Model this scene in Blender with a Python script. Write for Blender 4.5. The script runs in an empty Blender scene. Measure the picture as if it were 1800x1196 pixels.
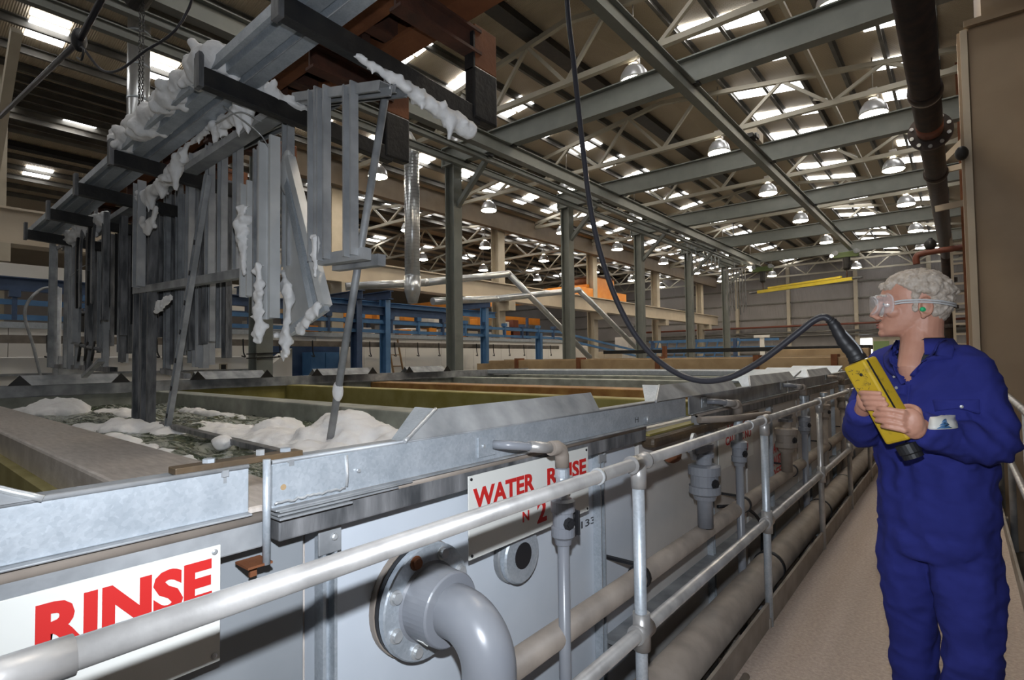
import bpy, bmesh, math, random
from mathutils import Vector, Matrix, noise
random.seed(7)
SC = bpy.context.scene
COL = SC.collection
# ------------------------------------------------------------------ camera, world, lights, exposure
cd = bpy.data.cameras.new('camera'); cam = bpy.data.objects.new('camera', cd); COL.objects.link(cam)
RW = ((0.77007889, 0.0321774, 0.63713666), (0.63782851, -0.01945093, -0.76993276), (-0.01238153, 0.99929289, -0.03550242))
cam.matrix_world = Matrix(((*RW[0], 0), (*RW[1], 0), (*RW[2], 1.48), (0, 0, 0, 1)))
cd.sensor_width = 36; cd.lens = 19.0; cd.clip_start = .02; cd.clip_end = 300
SC.camera = cam
wd = bpy.data.worlds.new('world'); SC.world = wd; wd.use_nodes = True
bg = wd.node_tree.nodes['Background']; bg.inputs[0].default_value = (1, .95, .88, 1); bg.inputs[1].default_value = .3
def area(name, loc, size, power, col, rot=(0, 0, 0)):
    l = bpy.data.lights.new(name, 'AREA'); l.energy = power; l.size = size; l.color = col
    o = bpy.data.objects.new(name, l); o.location = loc; o.rotation_euler = rot; COL.objects.link(o); return o
def spot(name, loc, target, power, col, ang, blend, rad):
    l = bpy.data.lights.new(name, 'SPOT'); l.energy = power; l.color = col; l.spot_size = math.radians(ang); l.spot_blend = blend; l.shadow_soft_size = rad
    o = bpy.data.objects.new(name, l); o.location = loc; COL.objects.link(o)
    o.rotation_euler = (Vector(target) - Vector(loc)).to_track_quat('-Z', 'Y').to_euler(); return o
# the photographer's flash, held above the lens
spot('camera_flash', (0, .0, 1.68), (-1.25, 1.45, 1.30), 215, (.86, .92, 1), 132, 1.0, .02)
SKY_E, LAMP_E = 9.0, 75.0
SC.view_settings.view_transform = 'Standard'; SC.view_settings.look = 'None'; SC.view_settings.gamma = 1
SC.view_settings.exposure = 0.0; SC.view_settings.use_curve_mapping = False

# ------------------------------------------------------------------ helpers
V = Vector
def lin(c):
    return tuple((x / 12.92 if x <= .04045 else ((x + .055) / 1.055) ** 2.4) for x in c)
def hx(s):
    return lin(tuple(int(s[i:i + 2], 16) / 255 for i in (0, 2, 4)))
def mat(name, col, rough=.6, metal=0, col2=None, scale=8, detail=4, bump=0, bscale=None, stretch=(1, 1, 1), emit=0, spec=.5, voro=0, sub=0, trans=0, alpha=1, lo=.35, hi=.7):
    m = bpy.data.materials.new(name); m.use_nodes = True
    nt = m.node_tree; b = nt.nodes['Principled BSDF']
    b.inputs['Base Color'].default_value = (*col, 1); b.inputs['Roughness'].default_value = rough; b.inputs['Metallic'].default_value = metal
    b.inputs['Specular IOR Level'].default_value = spec
    tc = nt.nodes.new('ShaderNodeTexCoord'); mp = nt.nodes.new('ShaderNodeMapping'); mp.inputs['Scale'].default_value = stretch
    nt.links.new(tc.outputs['Object'], mp.inputs[0])
    if col2:
        n = nt.nodes.new('ShaderNodeTexNoise'); n.inputs['Scale'].default_value = scale; n.inputs['Detail'].default_value = detail
        nt.links.new(mp.outputs[0], n.inputs['Vector'])
        r = nt.nodes.new('ShaderNodeMapRange'); r.inputs[1].default_value = lo; r.inputs[2].default_value = hi
        nt.links.new(n.outputs[0], r.inputs[0]); fac = r.outputs[0]
        if voro:
            v = nt.nodes.new('ShaderNodeTexVoronoi'); v.inputs['Scale'].default_value = voro; nt.links.new(mp.outputs[0], v.inputs['Vector'])
            s = nt.nodes.new('ShaderNodeSeparateColor'); nt.links.new(v.outputs['Color'], s.inputs[0])
            mx0 = nt.nodes.new('ShaderNodeMix'); mx0.inputs[0].default_value = .45; nt.links.new(fac, mx0.inputs[2]); nt.links.new(s.outputs[0], mx0.inputs[3]); fac = mx0.outputs[0]
        mx = nt.nodes.new('ShaderNodeMix'); mx.data_type = 'RGBA'; mx.inputs[6].default_value = (*col, 1); mx.inputs[7].default_value = (*col2, 1)
        nt.links.new(fac, mx.inputs[0]); nt.links.new(mx.outputs[2], b.inputs['Base Color'])
    if bump:
        n2 = nt.nodes.new('ShaderNodeTexNoise'); n2.inputs['Scale'].default_value = bscale or scale * 3; n2.inputs['Detail'].default_value = 3
        nt.links.new(mp.outputs[0], n2.inputs['Vector'])
        bp = nt.nodes.new('ShaderNodeBump'); bp.inputs['Strength'].default_value = bump; bp.inputs['Distance'].default_value = .01
        nt.links.new(n2.outputs[0], bp.inputs['Height']); nt.links.new(bp.outputs[0], b.inputs['Normal'])
    if emit:
        b.inputs['Emission Color'].default_value = (*col, 1); b.inputs['Emission Strength'].default_value = emit
    if sub:
        b.inputs['Subsurface Weight'].default_value = sub; b.inputs['Subsurface Radius'].default_value = (.02, .02, .02)
    if trans: b.inputs['Transmission Weight'].default_value = trans
    if alpha < 1: b.inputs['Alpha'].default_value = alpha
    return m
def wave(m, scale, axis, strength, dist=.02):   # corrugation relief across a sheet
    nt = m.node_tree; b = nt.nodes['Principled BSDF']
    tc = nt.nodes.new('ShaderNodeTexCoord'); w = nt.nodes.new('ShaderNodeTexWave'); w.bands_direction = axis; w.inputs['Scale'].default_value = scale
    nt.links.new(tc.outputs['Object'], w.inputs[0])
    bp = nt.nodes.new('ShaderNodeBump'); bp.inputs['Strength'].default_value = strength; bp.inputs['Distance'].default_value = dist
    nt.links.new(w.outputs[0], bp.inputs['Height']); nt.links.new(bp.outputs[0], b.inputs['Normal']); return m
M = {}
M['galv'] = mat('galvanised_steel', (.36, .40, .44), .42, .45, (.52, .56, .60), 14, 6, .06, 60, voro=130)
M['galv_dull'] = mat('weathered_galvanised', (.20, .21, .22), .55, .3, (.38, .39, .40), 7, 6, .15, 30)
M['galv_dark'] = mat('stained_steel', (.06, .063, .067), .5, .25, (.24, .24, .245), 16, 6, .3, 40, stretch=(1, 1, .25))
M['rail'] = mat('galvanised_tube', (.30, .29, .28), .36, .5, (.47, .455, .44), 11, 5, .05, 50)
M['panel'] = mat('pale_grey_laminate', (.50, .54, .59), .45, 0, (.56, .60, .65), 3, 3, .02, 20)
M['panel_old'] = mat('dusty_grey_laminate', (.50, .48, .455), .55, 0, (.58, .56, .53), 3, 4, .03, 20)
M['sign'] = mat('white_sign_plastic', (.62, .62, .585), .4, 0, (.68, .68, .64), 4)
M['red'] = mat('red_lettering', (.50, .016, .014), .5)
M['inked'] = mat('black_marker', (.03, .03, .035), .6)
M['pvc'] = mat('grey_pvc', (.19, .20, .225), .3, 0, (.23, .24, .26), 5)
M['pvc_dusty'] = mat('dusty_pvc', (.185, .155, .13), .6, 0, (.29, .245, .205), 6, 5, .1, 30)
M['black'] = mat('black_rubber', (.012, .012, .014), .5)
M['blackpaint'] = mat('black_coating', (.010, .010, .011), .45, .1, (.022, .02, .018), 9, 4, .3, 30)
M['rust'] = mat('rusted_steel', (.13, .042, .014), .75, .1, (.19, .068, .024), 6, 6, .3, 30)
M['rustdark'] = mat('dark_rusted_steel', (.045, .020, .013), .7, .1, (.10, .036, .020), 7, 6, .3, 30)
M['brown'] = mat('brown_stained_steel', (.05, .035, .022), .5, .1, (.12, .075, .035), 5, 5, .3, 25)
M['beam'] = mat('grey_green_paint', (.16, .17, .155), .5, 0, (.19, .20, .18), 4)
M['cream'] = mat('cream_paint', (.40, .35, .27), .55, 0, (.46, .41, .32), 3)
M['girder'] = mat('beige_paint', (.46, .39, .30), .5, 0, (.52, .45, .35), 2)
M['truss'] = mat('truss_paint', (.36, .33, .26), .55, 0, (.42, .38, .30), 3)
M['purlin'] = mat('dark_purlin', (.10, .095, .085), .5, .2, (.16, .15, .13), 3)
M['roof'] = wave(mat('roof_lining', (.40, .33, .235), .6, 0, (.46, .38, .275), .6, 3), 9, 'Y', .5)
M['skylight'] = mat('rooflight', (1, 1, 1), .4, emit=SKY_E)
M['lampglow'] = mat('lamp_glow', (1, .86, .66), .4, emit=LAMP_E)
M['lampshell'] = mat('lamp_reflector', (.42, .42, .43), .3, .4, (.5, .5, .5), 5)
M['lampbody'] = mat('lamp_body', (.35, .32, .28), .4, .3)
M['farwall'] = wave(mat('wall_cladding', (.22, .205, .20), .55, 0, (.27, .25, .245), .7), 5, 'X', .4)
M['concrete'] = mat('concrete', (.10, .095, .085), .8, 0, (.16, .15, .13), 2, 6, .2, 20)
M['grit'] = mat('grit_walkway', (.36, .285, .235), .75, 0, (.48, .39, .325), 60, 6, .7, 130)
M['kerb'] = mat('kerb_steel', (.20, .17, .14), .6, .1, (.30, .26, .22), 6)
M['tanwall'] = mat('tan_steel_casing', (.29, .215, .145), .6, 0, (.33, .25, .17), 2, 5, .05, 10)
M['blue'] = mat('blue_paint', (.055, .15, .31), .5, 0, (.085, .20, .38), 4)
M['bluedark'] = mat('dark_blue_paint', (.03, .06, .13), .5, 0, (.05, .09, .18), 4)
M['white'] = mat('white_cladding', (.76, .73, .68), .5, 0, (.80, .77, .72), 1)
M['orange'] = mat('orange_crane_paint', (.70, .24, .02), .45, 0, (.75, .30, .04), 3)
M['yellow'] = mat('yellow_paint', (.72, .55, .03), .4, 0, (.78, .62, .08), 5)
M['yellowgrp'] = mat('yellow_stained_resin', (.24, .20, .045), .55, 0, (.34, .29, .10), 5, 5, .1, 25)
M['amber'] = mat('amber_stained_resin', (.22, .10, .025), .5, 0, (.36, .20, .06), 6, 6, .1, 25)
M['greygrp'] = mat('grey_stained_resin', (.20, .21, .18), .6, 0, (.36, .37, .32), 5, 6, .15, 25)
M['slab'] = mat('wet_resin_ledge', (.40, .35, .31), .3, 0, (.58, .52, .47), 9, 6, .2, 22, stretch=(1.2, 6, 1))
M['tanbeam'] = mat('tan_resin_beam', (.28, .19, .10), .6, 0, (.38, .27, .15), 4, 5)
M['load'] = mat('dull_load_steel', (.29, .30, .31), .45, .3, (.44, .45, .46), 6, 5, .12, 30)
M['sheet'] = mat('pale_sheet_steel', (.50, .51, .51), .4, .25, (.62, .63, .63), 5, 5, .1, 25)
M['valley'] = mat('brown_plate', (.13, .095, .06), .6, 0, (.16, .12, .08), 3)
M['duct'] = mat('spiral_duct_steel', (.55, .57, .58), .28, .7, (.68, .69, .70), 6)
M['foam'] = mat('white_foam', (.80, .78, .77), .9, 0, (.88, .87, .86), 12, 4, .25, 60, sub=.15)
M['ice'] = mat('clinging_foam', (.66, .66, .66), .8, 0, (.80, .79, .78), 14, 4, .3, 50, sub=.1)
M['cable'] = mat('black_cable', (.022, .022, .028), .38)
M['pipepaint'] = mat('dark_pipe', (.022, .017, .016), .55, .2, (.045, .026, .020), 8, 5, .15, 30)
M['redpipe'] = mat('red_pipe', (.16, .045, .025), .5)
M['chain'] = mat('chain_steel', (.05, .05, .05), .45, .5)
M['wood'] = mat('wooden_ladder', (.30, .18, .08), .6)
M['bolt'] = mat('zinc_bolt', (.55, .56, .56), .35, .5, (.4, .41, .42), 20)
M['daylight'] = mat('bright_daylight', (.86, .93, 1), .4, emit=5)
M['green'] = mat('outdoor_green', (.09, .12, .045), .8, emit=.6)

class G:
    def __init__(s): s.v = []; s.f = []; s.mi = []; s.sm = []
    def add(s, vs, fs, smooth=False, mi=0):
        n = len(s.v); s.v.extend([tuple(p) for p in vs])
        for f in fs: s.f.append([i + n for i in f]); s.mi.append(mi); s.sm.append(smooth)
        return s
    def box(s, x0, x1, y0, y1, z0, z1, mi=0):
        return s.add([(x, y, z) for z in (z0, z1) for y in (y0, y1) for x in (x0, x1)], [(0, 2, 3, 1), (4, 5, 7, 6), (0, 1, 5, 4), (2, 6, 7, 3), (0, 4, 6, 2), (1, 3, 7, 5)], mi=mi)
    def obox(s, c, a, b, d, mi=0):      # centre and three half-axis vectors
        c, a, b, d = V(c), V(a), V(b), V(d)
        return s.add([c + a * i + b * j + d * k for k in (-1, 1) for j in (-1, 1) for i in (-1, 1)], [(0, 2, 3, 1), (4, 5, 7, 6), (0, 1, 5, 4), (2, 6, 7, 3), (0, 4, 6, 2), (1, 3, 7, 5)], mi=mi)
    def frame(s, p, q, up=(0, 0, 1)):
        d = (V(q) - V(p)).normalized(); u = V(up)
        if abs(d.dot(u)) > .98: u = V((0, 1, 0)) if abs(d.y) < .9 else V((1, 0, 0))
        a = d.cross(u).normalized(); return d, a, a.cross(d).normalized()
    def prof(s, p, q, poly, up=(0, 0, 1), mi=0):
        p, q = V(p), V(q); d, a, u = s.frame(p, q, up); n = len(poly)
        vs = [e + a * x + u * y for e in (p, q) for x, y in poly]
        return s.add(vs, [tuple(range(n))[::-1], tuple(range(n, 2 * n))] + [(i, (i + 1) % n, n + (i + 1) % n, n + i) for i in range(n)], mi=mi)
    def beam(s, p, q, w, h, up=(0, 0, 1), mi=0):
        return s.prof(p, q, [(-w / 2, -h / 2), (w / 2, -h / 2), (w / 2, h / 2), (-w / 2, h / 2)], up, mi)
    def ibeam(s, p, q, w, h, t=.02, up=(0, 0, 1), mi=0):
        a, b, c = w / 2, h / 2, t / 2
        return s.prof(p, q, [(-a, -b), (a, -b), (a, -b + t), (c, -b + t), (c, b - t), (a, b - t), (a, b), (-a, b), (-a, b - t), (-c, b - t), (-c, -b + t), (-a, -b + t)], up, mi)
    def chan(s, p, q, w, h, t=.004, up=(0, 0, 1), mi=0):   # C section: web w wide, open on the up side
        a = w / 2
        return s.prof(p, q, [(-a, 0), (a, 0), (a, h), (a - h * .3, h), (a - h * .3, h - t), (a - t, h - t), (a - t, t), (-a + t, t), (-a + t, h - t), (-a + h * .3, h - t), (-a + h * .3, h), (-a, h)], up, mi)
    def tube(s, pts, r, n=12, mi=0, smooth=True, cap=True):
        pts = [V(p) for p in pts]; k = len(pts); rs = r if isinstance(r, (list, tuple)) else [r] * k
        vs = []; prev = None
        for i, p in enumerate(pts):
            d = (pts[min(i + 1, k - 1)] - pts[max(i - 1, 0)]).normalized()
            if prev is None:
                u = V((0, 0, 1)) if abs(d.z) < .9 else V((1, 0, 0)); a = d.cross(u).normalized()
            else:
                a = (prev - d * prev.dot(d)).normalized()
            prev = a; b = d.cross(a)
            vs += [p + (a * math.cos(t) + b * math.sin(t)) * rs[i] for t in [2 * math.pi * j / n for j in range(n)]]
        fs = [(i * n + j, i * n + (j + 1) % n, (i + 1) * n + (j + 1) % n, (i + 1) * n + j) for i in range(k - 1) for j in range(n)]
        s.add(vs, fs, smooth, mi)
        if cap:
            c = len(s.v) - len(vs); s.f.append([c + j for j in range(n)][::-1]); s.f.append([c + (k - 1) * n + j for j in range(n)]); s.mi += [mi, mi]; s.sm += [False, False]
        return s
    def lathe(s, c, axis, prof, n=24, mi=0, smooth=False):    # prof: (radius, distance along axis)
        c, d = V(c), V(axis).normalized(); u = V((0, 0, 1)) if abs(d.z) < .9 else V((1, 0, 0)); a = d.cross(u).normalized(); b = d.cross(a)
        vs = [c + d * h + (a * math.cos(2 * math.pi * j / n) + b * math.sin(2 * math.pi * j / n)) * r for r, h in prof for j in range(n)]
        k = len(prof)
        fs = [(i * n + j, i * n + (j + 1) % n, (i + 1) * n + (j + 1) % n, (i + 1) * n + j) for i in range(k - 1) for j in range(n)]
        s.add(vs, fs, True if smooth else False, mi)
        c0 = len(s.v) - len(vs)
        if prof[0][0] > 1e-5: s.f.append([c0 + j for j in range(n)][::-1]); s.mi.append(mi); s.sm.append(False)
        if prof[-1][0] > 1e-5: s.f.append([c0 + (k - 1) * n + j for j in range(n)]); s.mi.append(mi); s.sm.append(False)
        return s
    def ball(s, c, r, ax=None, nu=14, nv=9, mi=0):
        c = V(c); ax = ax or ((1, 0, 0), (0, 1, 0), (0, 0, 1)); A = [V(a) for a in ax]; rr = r if isinstance(r, (tuple, list)) else (r, r, r)
        vs = []
        for i in range(nv + 1):
            t = math.pi * i / nv
            for j in range(nu):
                p = 2 * math.pi * j / nu
                vs.append(c + A[0] * rr[0] * math.sin(t) * math.cos(p) + A[1] * rr[1] * math.sin(t) * math.sin(p) + A[2] * rr[2] * math.cos(t))
        return s.add(vs, [(i * nu + j, i * nu + (j + 1) % nu, (i + 1) * nu + (j + 1) % nu, (i + 1) * nu + j) for i in range(nv) for j in range(nu)], True, mi)
    def loft(s, rings, mi=0, smooth=True):
        n = len(rings[0]); k = len(rings); vs = [p for r in rings for p in r]
        s.add(vs, [(i * n + j, i * n + (j + 1) % n, (i + 1) * n + (j + 1) % n, (i + 1) * n + j) for i in range(k - 1) for j in range(n)], smooth, mi)
        c = len(s.v) - len(vs); s.f.append([c + j for j in range(n)][::-1]); s.f.append([c + (k - 1) * n + j for j in range(n)]); s.mi += [mi, mi]; s.sm += [False, False]
        return s
def fix_normals(me):
    bm = bmesh.new(); bm.from_mesh(me); bmesh.ops.recalc_face_normals(bm, faces=bm.faces); bm.to_mesh(me); bm.free()
def setparent(o, parent):
    if parent is not None:
        o.parent = parent; o.matrix_parent_inverse = Matrix.Translation(-V(parent['_at'])) if '_at' in parent else Matrix()
def obj(name, g, m, parent=None, bevel=0, fix=True):
    me = bpy.data.meshes.new(name); me.from_pydata(g.v, [], g.f)
    if fix: fix_normals(me)
    for k in (m if isinstance(m, list) else [m]): me.materials.append(k)
    me.polygons.foreach_set('material_index', g.mi); me.polygons.foreach_set('use_smooth', g.sm); me.update()
    o = bpy.data.objects.new(name, me); COL.objects.link(o); setparent(o, parent)
    if bevel:
        b = o.modifiers.new('bevel', 'BEVEL'); b.width = bevel; b.segments = 2; b.limit_method = 'ANGLE'; b.angle_limit = math.radians(50)
    return o
def tag(o, label, cat, group=None):
    o['label'] = label; o['category'] = cat
    if group: o['group'] = group
    return o
def thing(name, label, cat, at=(0, 0, 0), group=None):
    o = bpy.data.objects.new(name, None); COL.objects.link(o); o.location = at; o['_at'] = tuple(at); o.empty_display_size = .1
    return tag(o, label, cat, group)
def struct(name, g, m, parent=None, bevel=0):
    o = obj(name, g, m, parent, bevel); 
    if parent is None: o['kind'] = 'structure'
    return o
def copytree(root, at, label, group=None):
    r = root.copy(); COL.objects.link(r); r.location = at; r['label'] = label
    if group: r['group'] = group
    for ch in list(root.children):
        c = ch.copy(); COL.objects.link(c); c.parent = r; c.matrix_parent_inverse = ch.matrix_parent_inverse.copy()
        for gc in list(ch.children):
            d = gc.copy(); COL.objects.link(d); d.parent = c; d.matrix_parent_inverse = gc.matrix_parent_inverse.copy()
    return r
TS = bpy.data.scenes.new('workbench')      # an empty side scene in which modifiers and lettering are turned into plain meshes
def baked(t):
    TS.collection.objects.link(t); vl = TS.view_layers[0]; vl.update(); dg = vl.depsgraph; dg.update()
    return bpy.data.meshes.new_from_object(t.evaluated_get(dg))
def puff(o, fn):       # push every vertex along its normal by fn(position)
    me = o.data; n = len(me.vertices); co = [0.0] * (3 * n); no = [0.0] * (3 * n)
    me.vertices.foreach_get('co', co); me.vertex_normals.foreach_get('vector', no)
    for i in range(0, 3 * n, 3):
        d = fn(V(co[i:i + 3])); co[i] += no[i] * d; co[i + 1] += no[i + 1] * d; co[i + 2] += no[i + 2] * d
    me.vertices.foreach_set('co', co); me.update()
def remesh(name, g, voxel, m, parent=None, smooth=4, factor=.5):
    me = bpy.data.meshes.new(name); me.from_pydata(g.v, [], g.f); fix_normals(me)
    t = bpy.data.objects.new(name, me)
    r = t.modifiers.new('r', 'REMESH'); r.mode = 'VOXEL'; r.voxel_size = voxel
    if smooth:
        sm = t.modifiers.new('s', 'SMOOTH'); sm.iterations = smooth; sm.factor = factor
    me2 = baked(t); bpy.data.objects.remove(t); bpy.data.meshes.remove(me)
    me2.name = name; me2.materials.clear(); me2.materials.append(m)
    me2.polygons.foreach_set('use_smooth', [True] * len(me2.polygons)); me2.update()
    o = bpy.data.objects.new(name, me2); COL.objects.link(o); setparent(o, parent); return o
def text(name, s, at, rot, size, m, parent=None, wid=None, hgt=None, bold=.02, extrude=.0008):
    c = bpy.data.curves.new(name, 'FONT'); c.body = s; c.size = size; c.offset = bold * size; c.extrude = extrude; c.resolution_u = 3
    t = bpy.data.objects.new(name, c)
    me = baked(t); bpy.data.objects.remove(t)
    xs = [v.co.x for v in me.vertices]; ys = [v.co.y for v in me.vertices]
    sx = wid / (max(xs) - min(xs)) if wid else 1; sy = hgt / (max(ys) - min(ys)) if hgt else 1
    x0, y0 = min(xs), min(ys)
    R = Matrix.Translation(V(at)) @ rot.to_4x4()
    for v in me.vertices: v.co = R @ V(((v.co.x - x0) * sx, (v.co.y - y0) * sy, v.co.z))
    me.materials.clear(); me.materials.append(m)
    o = bpy.data.objects.new(name, me); COL.objects.link(o); setparent(o, parent); return o
WALLROT = Matrix(((0, 0, 1), (1, 0, 0), (0, 1, 0)))      # reads along +Y, faces +X
ORD = ['nearest', 'second', 'third', 'fourth', 'fifth', 'sixth', 'seventh', 'eighth', 'ninth', 'tenth', 'eleventh', 'twelfth', 'thirteenth', 'fourteenth', 'fifteenth', 'sixteenth', 'seventeenth', 'eighteenth', 'nineteenth', 'twentieth']
ORD += [str(i) + 'th' for i in range(21, 60)]
def bez(pts, n=8):     # Catmull-Rom through points
    P = [V(p) for p in pts]; P = [P[0] * 2 - P[1]] + P + [P[-1] * 2 - P[-2]]; out = []
    for i in range(1, len(P) - 2):
        for k in range(n):
            t = k / n; a, b, c, d = P[i - 1], P[i], P[i + 1], P[i + 2]
            out.append(.5 * ((2 * b) + (c - a) * t + (2 * a - 5 * b + 4 * c - d) * t * t + (3 * b - a - 3 * c + d) * t ** 3))
    out.append(P[-2]); return out

# ------------------------------------------------------------------ the setting
FZ = -.9
struct('floor', G().box(-46, 6, -14, 44, FZ - .2, FZ), M['concrete'])
YE = 42.0
def roofz(x):
    for r, l, h in ((-5.9, -13.7, 1.9), (-21.5, -29.3, -13.7), (-37.1, -45, -29.3)):
        if l <= x <= h: return 8.5 - .14 * abs(x - r)
    return 7.4
g = G()
for r, l, h in ((-5.9, -13.7, 1.9), (-21.5, -29.3, -13.7), (-37.1, -45, -29.3)):
    for a, b in ((l, r), (r, h)):
        za, zb = roofz(a + 1e-4), roofz(b - 1e-4)
        g.add([(a, -14, za), (b, -14, zb), (b, YE, zb), (a, YE, za), (a, -14, za + .1), (b, -14, zb + .1), (b, YE, zb + .1), (a, YE, za + .1)],
              [(0, 1, 2, 3), (7, 6, 5, 4), (0, 4, 5, 1), (1, 5, 6, 2), (2, 6, 7, 3), (3, 7, 4, 0)])
ceiling = struct('ceiling', g, M['roof'])
# purlins, each its own member under the roof sheets
px = [-5.9 + .82 * k for k in range(-9, 10) if k not in (0,)]
for bay in (0, -15.6):
    for x0 in px:
        x = x0 + bay
        if bay and x < -27: continue
        z = roofz(x) - .085; wide = abs(abs(x0 + 5.9) - .82) < .01
        obj('purlin', G().prof((x, -14, z), (x, YE, z), [(-.045, -.08), (.02, -.08), (.02, -.065), (-.03, -.065), (-.03, .065), (.045, .065), (.045, .08), (-.045, .08)] if not wide else [(-.16, -.10), (.16, -.10), (.16, .08), (-.16, .08)]), M['purlin'], ceiling)
    x = -5.9 + bay
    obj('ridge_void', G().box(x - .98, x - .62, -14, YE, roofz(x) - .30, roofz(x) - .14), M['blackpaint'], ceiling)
# rooflights: bright translucent sheets let into the lining
def rooflight_mesh(w, ln):
    mg = G().box(-w / 2, w / 2, -ln / 2, ln / 2, -.012, .012)
    me = bpy.data.meshes.new('skylight'); me.from_pydata(mg.v, [], mg.f); me.materials.append(M['skylight']); return me
RL = {}
def rooflight(xa, xb, yc, ln):
    k = (round(xb - xa, 2), ln)
    if k not in RL: RL[k] = rooflight_mesh(*k)
    o = bpy.data.objects.new('skylight', RL[k]); COL.objects.link(o); o.parent = ceiling
    xm = (xa + xb) / 2; s = math.atan2(roofz(xb - .01) - roofz(xa + .01), xb - xa)
    o.location = (xm, yc, roofz(xm) - .02); o.rotation_euler = (0, -s, 0)
for k in range(-8, 19):
    y = 10.85 + 1.75 * k
    rooflight(-3.45, -2.68, y, .55); rooflight(-4.25, -3.52, y, .55)
    yy = 14.1 + 1.9 * (k - 0)
    if 1 < yy < 41: rooflight(-1.25, -.15, yy, .52)
for k in range(-8, 19):
    y = 10.8 + 1.75 * k
    rooflight(-9.32, -8.92, y, .5)
    rooflight(-8.85, -8.32, y, .55)
    rooflight(-12.92, -12.36, y - 8.4 + 8.5 - .08, .55); rooflight(-12.27, -12.10, y, .55)
    rooflight(-18.9, -18.1, y - .1, .7)
    if k % 2 == 0 or y < 8: rooflight(-24.6, -23.8, y, .7)
    rooflight(-17.4, -16.9, y + .1, .5) if k > -4 else None
for k in range(-4, 10):
    rooflight(-33.5, -32.5, 10.8 + 3.5 * k, .9)
# roof trusses
for i in range(8):
    y = 8.93 + 4.57 * i
    for bay, xa, xb in ((0, -13.7, 1.9), (1, -29.3, -13.7)):
        if bay and i in (0,): continue
        nm = 'over the tank bay' if not bay else 'in the far left bay'
        t = thing('roof_truss', f'cream tubular roof truss {nm}, {ORD[i if not bay else i - 1]} counted away from the camera', 'roof truss', (xa, y, 7.0), 'cream roof trusses')
        obj('bottom_chord', G().beam((xa, y, 7.0), (xb, y, 7.0), .11, .11), M['truss'], t)
        xm = (xa + xb) / 2
        for a, b in ((xa, xm), (xm, xb)):
            za, zb = roofz(a + .01) - .25, roofz(b - .01) - .25
            obj('top_chord', G().beam((a, y, za), (b, y, zb), .10, .10), M['truss'], t)
        n = 8; st = (xb - xa) / n
        for k in range(n):
            x0 = xa + k * st; x1 = x0 + st / 2; x2 = x0 + st
            zt = roofz(x1) - .25
            obj('diagonal', G().beam((x0, y, 7.0), (x1, y, zt), .07, .07), M['truss'], t)
            obj('diagonal', G().beam((x1, y, zt), (x2, y, 7.0), .07, .07), M['truss'], t)
    # eaves bracing between the trusses, running along the hall
t = thing('roof_bracing', 'cream bracing tube under the roof above the tank fronts, running the length of the hall', 'bracing', (-2.0, 1, 7.15))
obj('brace_tube', G().beam((-2.02, 1, 7.15), (-2.02, 41, 7.15), .07, .07), M['truss'], t)
for i in range(7):
    y = 8.93 + 4.57 * i
    obj('knee_brace', G().beam((-2.02, y, 7.1), (-2.6, y + 1.6, roofz(-2.6) - .15), .06, .06), M['truss'], t)
# far wall, its posts, rails, window and daylight
wb = struct('wall_back', G().box(-45, 4, YE, YE + .2, FZ, 9.2), M['farwall'])
for x in (-16.2, -12.7, -9.2, -5.15, -1.3):
    obj('post', G().ibeam((x, YE - .15, FZ), (x, YE - .15, 8), .22, .25, .03, (0, 1, 0)), M['cream'], wb)
for z in (1.6, 2.9, 4.1, 5.2, 6.3):
    obj('sheeting_rail', G().box(-45, 4, YE - .08, YE, z, z + .09), M['purlin'], wb)
for z, mm in ((3.55, 'redpipe'), (3.1, 'purlin'), (2.85, 'purlin')):
    obj('wall_pipe', G().tube([(-20, YE - .4, z), (2, YE - .4, z)], .07, 8), M[mm], wb)
w1 = struct('window_1', G().box(-5.05, -2.35, YE - .06, YE, .9, 2.62), M['cream'])
obj('pane', G().box(-4.98, -4.35, YE - .09, YE - .05, 1.0, 1.95), M['daylight'], w1); obj('pane', G().box(-4.98, -4.35, YE - .09, YE - .05, 2.1, 2.55), M['daylight'], w1)
obj('pane', G().box(-4.28, -3.45, YE - .09, YE - .05, 1.0, 2.35), M['green'], w1); obj('pane', G().box(-3.2, -2.42, YE - .09, YE - .05, 1.0, 2.35), M['white'], w1)
wr = struct('wall_right', G().box(1.9, 2.1, -14, YE, FZ, 7.4), M['farwall'])
struct('wall_left', G().box(-45.2, -45, -3, YE, FZ, 7.4), M['farwall'])
for i, y in enumerate((15.5, 20.1, 24.6, 29.2)):
    obj('post', G().ibeam((.62, y, FZ), (.62, y, 7.2), .22, .3, .03, (0, 1, 0)), M['tanwall'], wr)
# walkway
struct('trim_1', G().box(-.86, -.845, -1.2, 24, -.06, .13), M['kerb'])
struct('trim_2', G().box(.235, .25, -1.2, 24, -.06, .11), M['kerb'])
wk = struct('floor_walkway', G().box(-.845, .235, -1.2, 24, -.05, 0), M['grit'])
obj('edge_tube', G().tube([(-.80, -1, .016), (-.80, 2.62, .016)], .016, 8), M['kerb'], wk)
for k in range(12):
    obj('bearer', G().ibeam((-1.25, 1.2 + 1.9 * k, -.12), (.3, 1.2 + 1.9 * k, -.12), .08, .12, .012), M['kerb'], wk)
    obj('leg', G().beam((-.75, 1.2 + 1.9 * k, FZ), (-.75, 1.2 + 1.9 * k, -.1), .07, .07), M['kerb'], wk)
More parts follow.
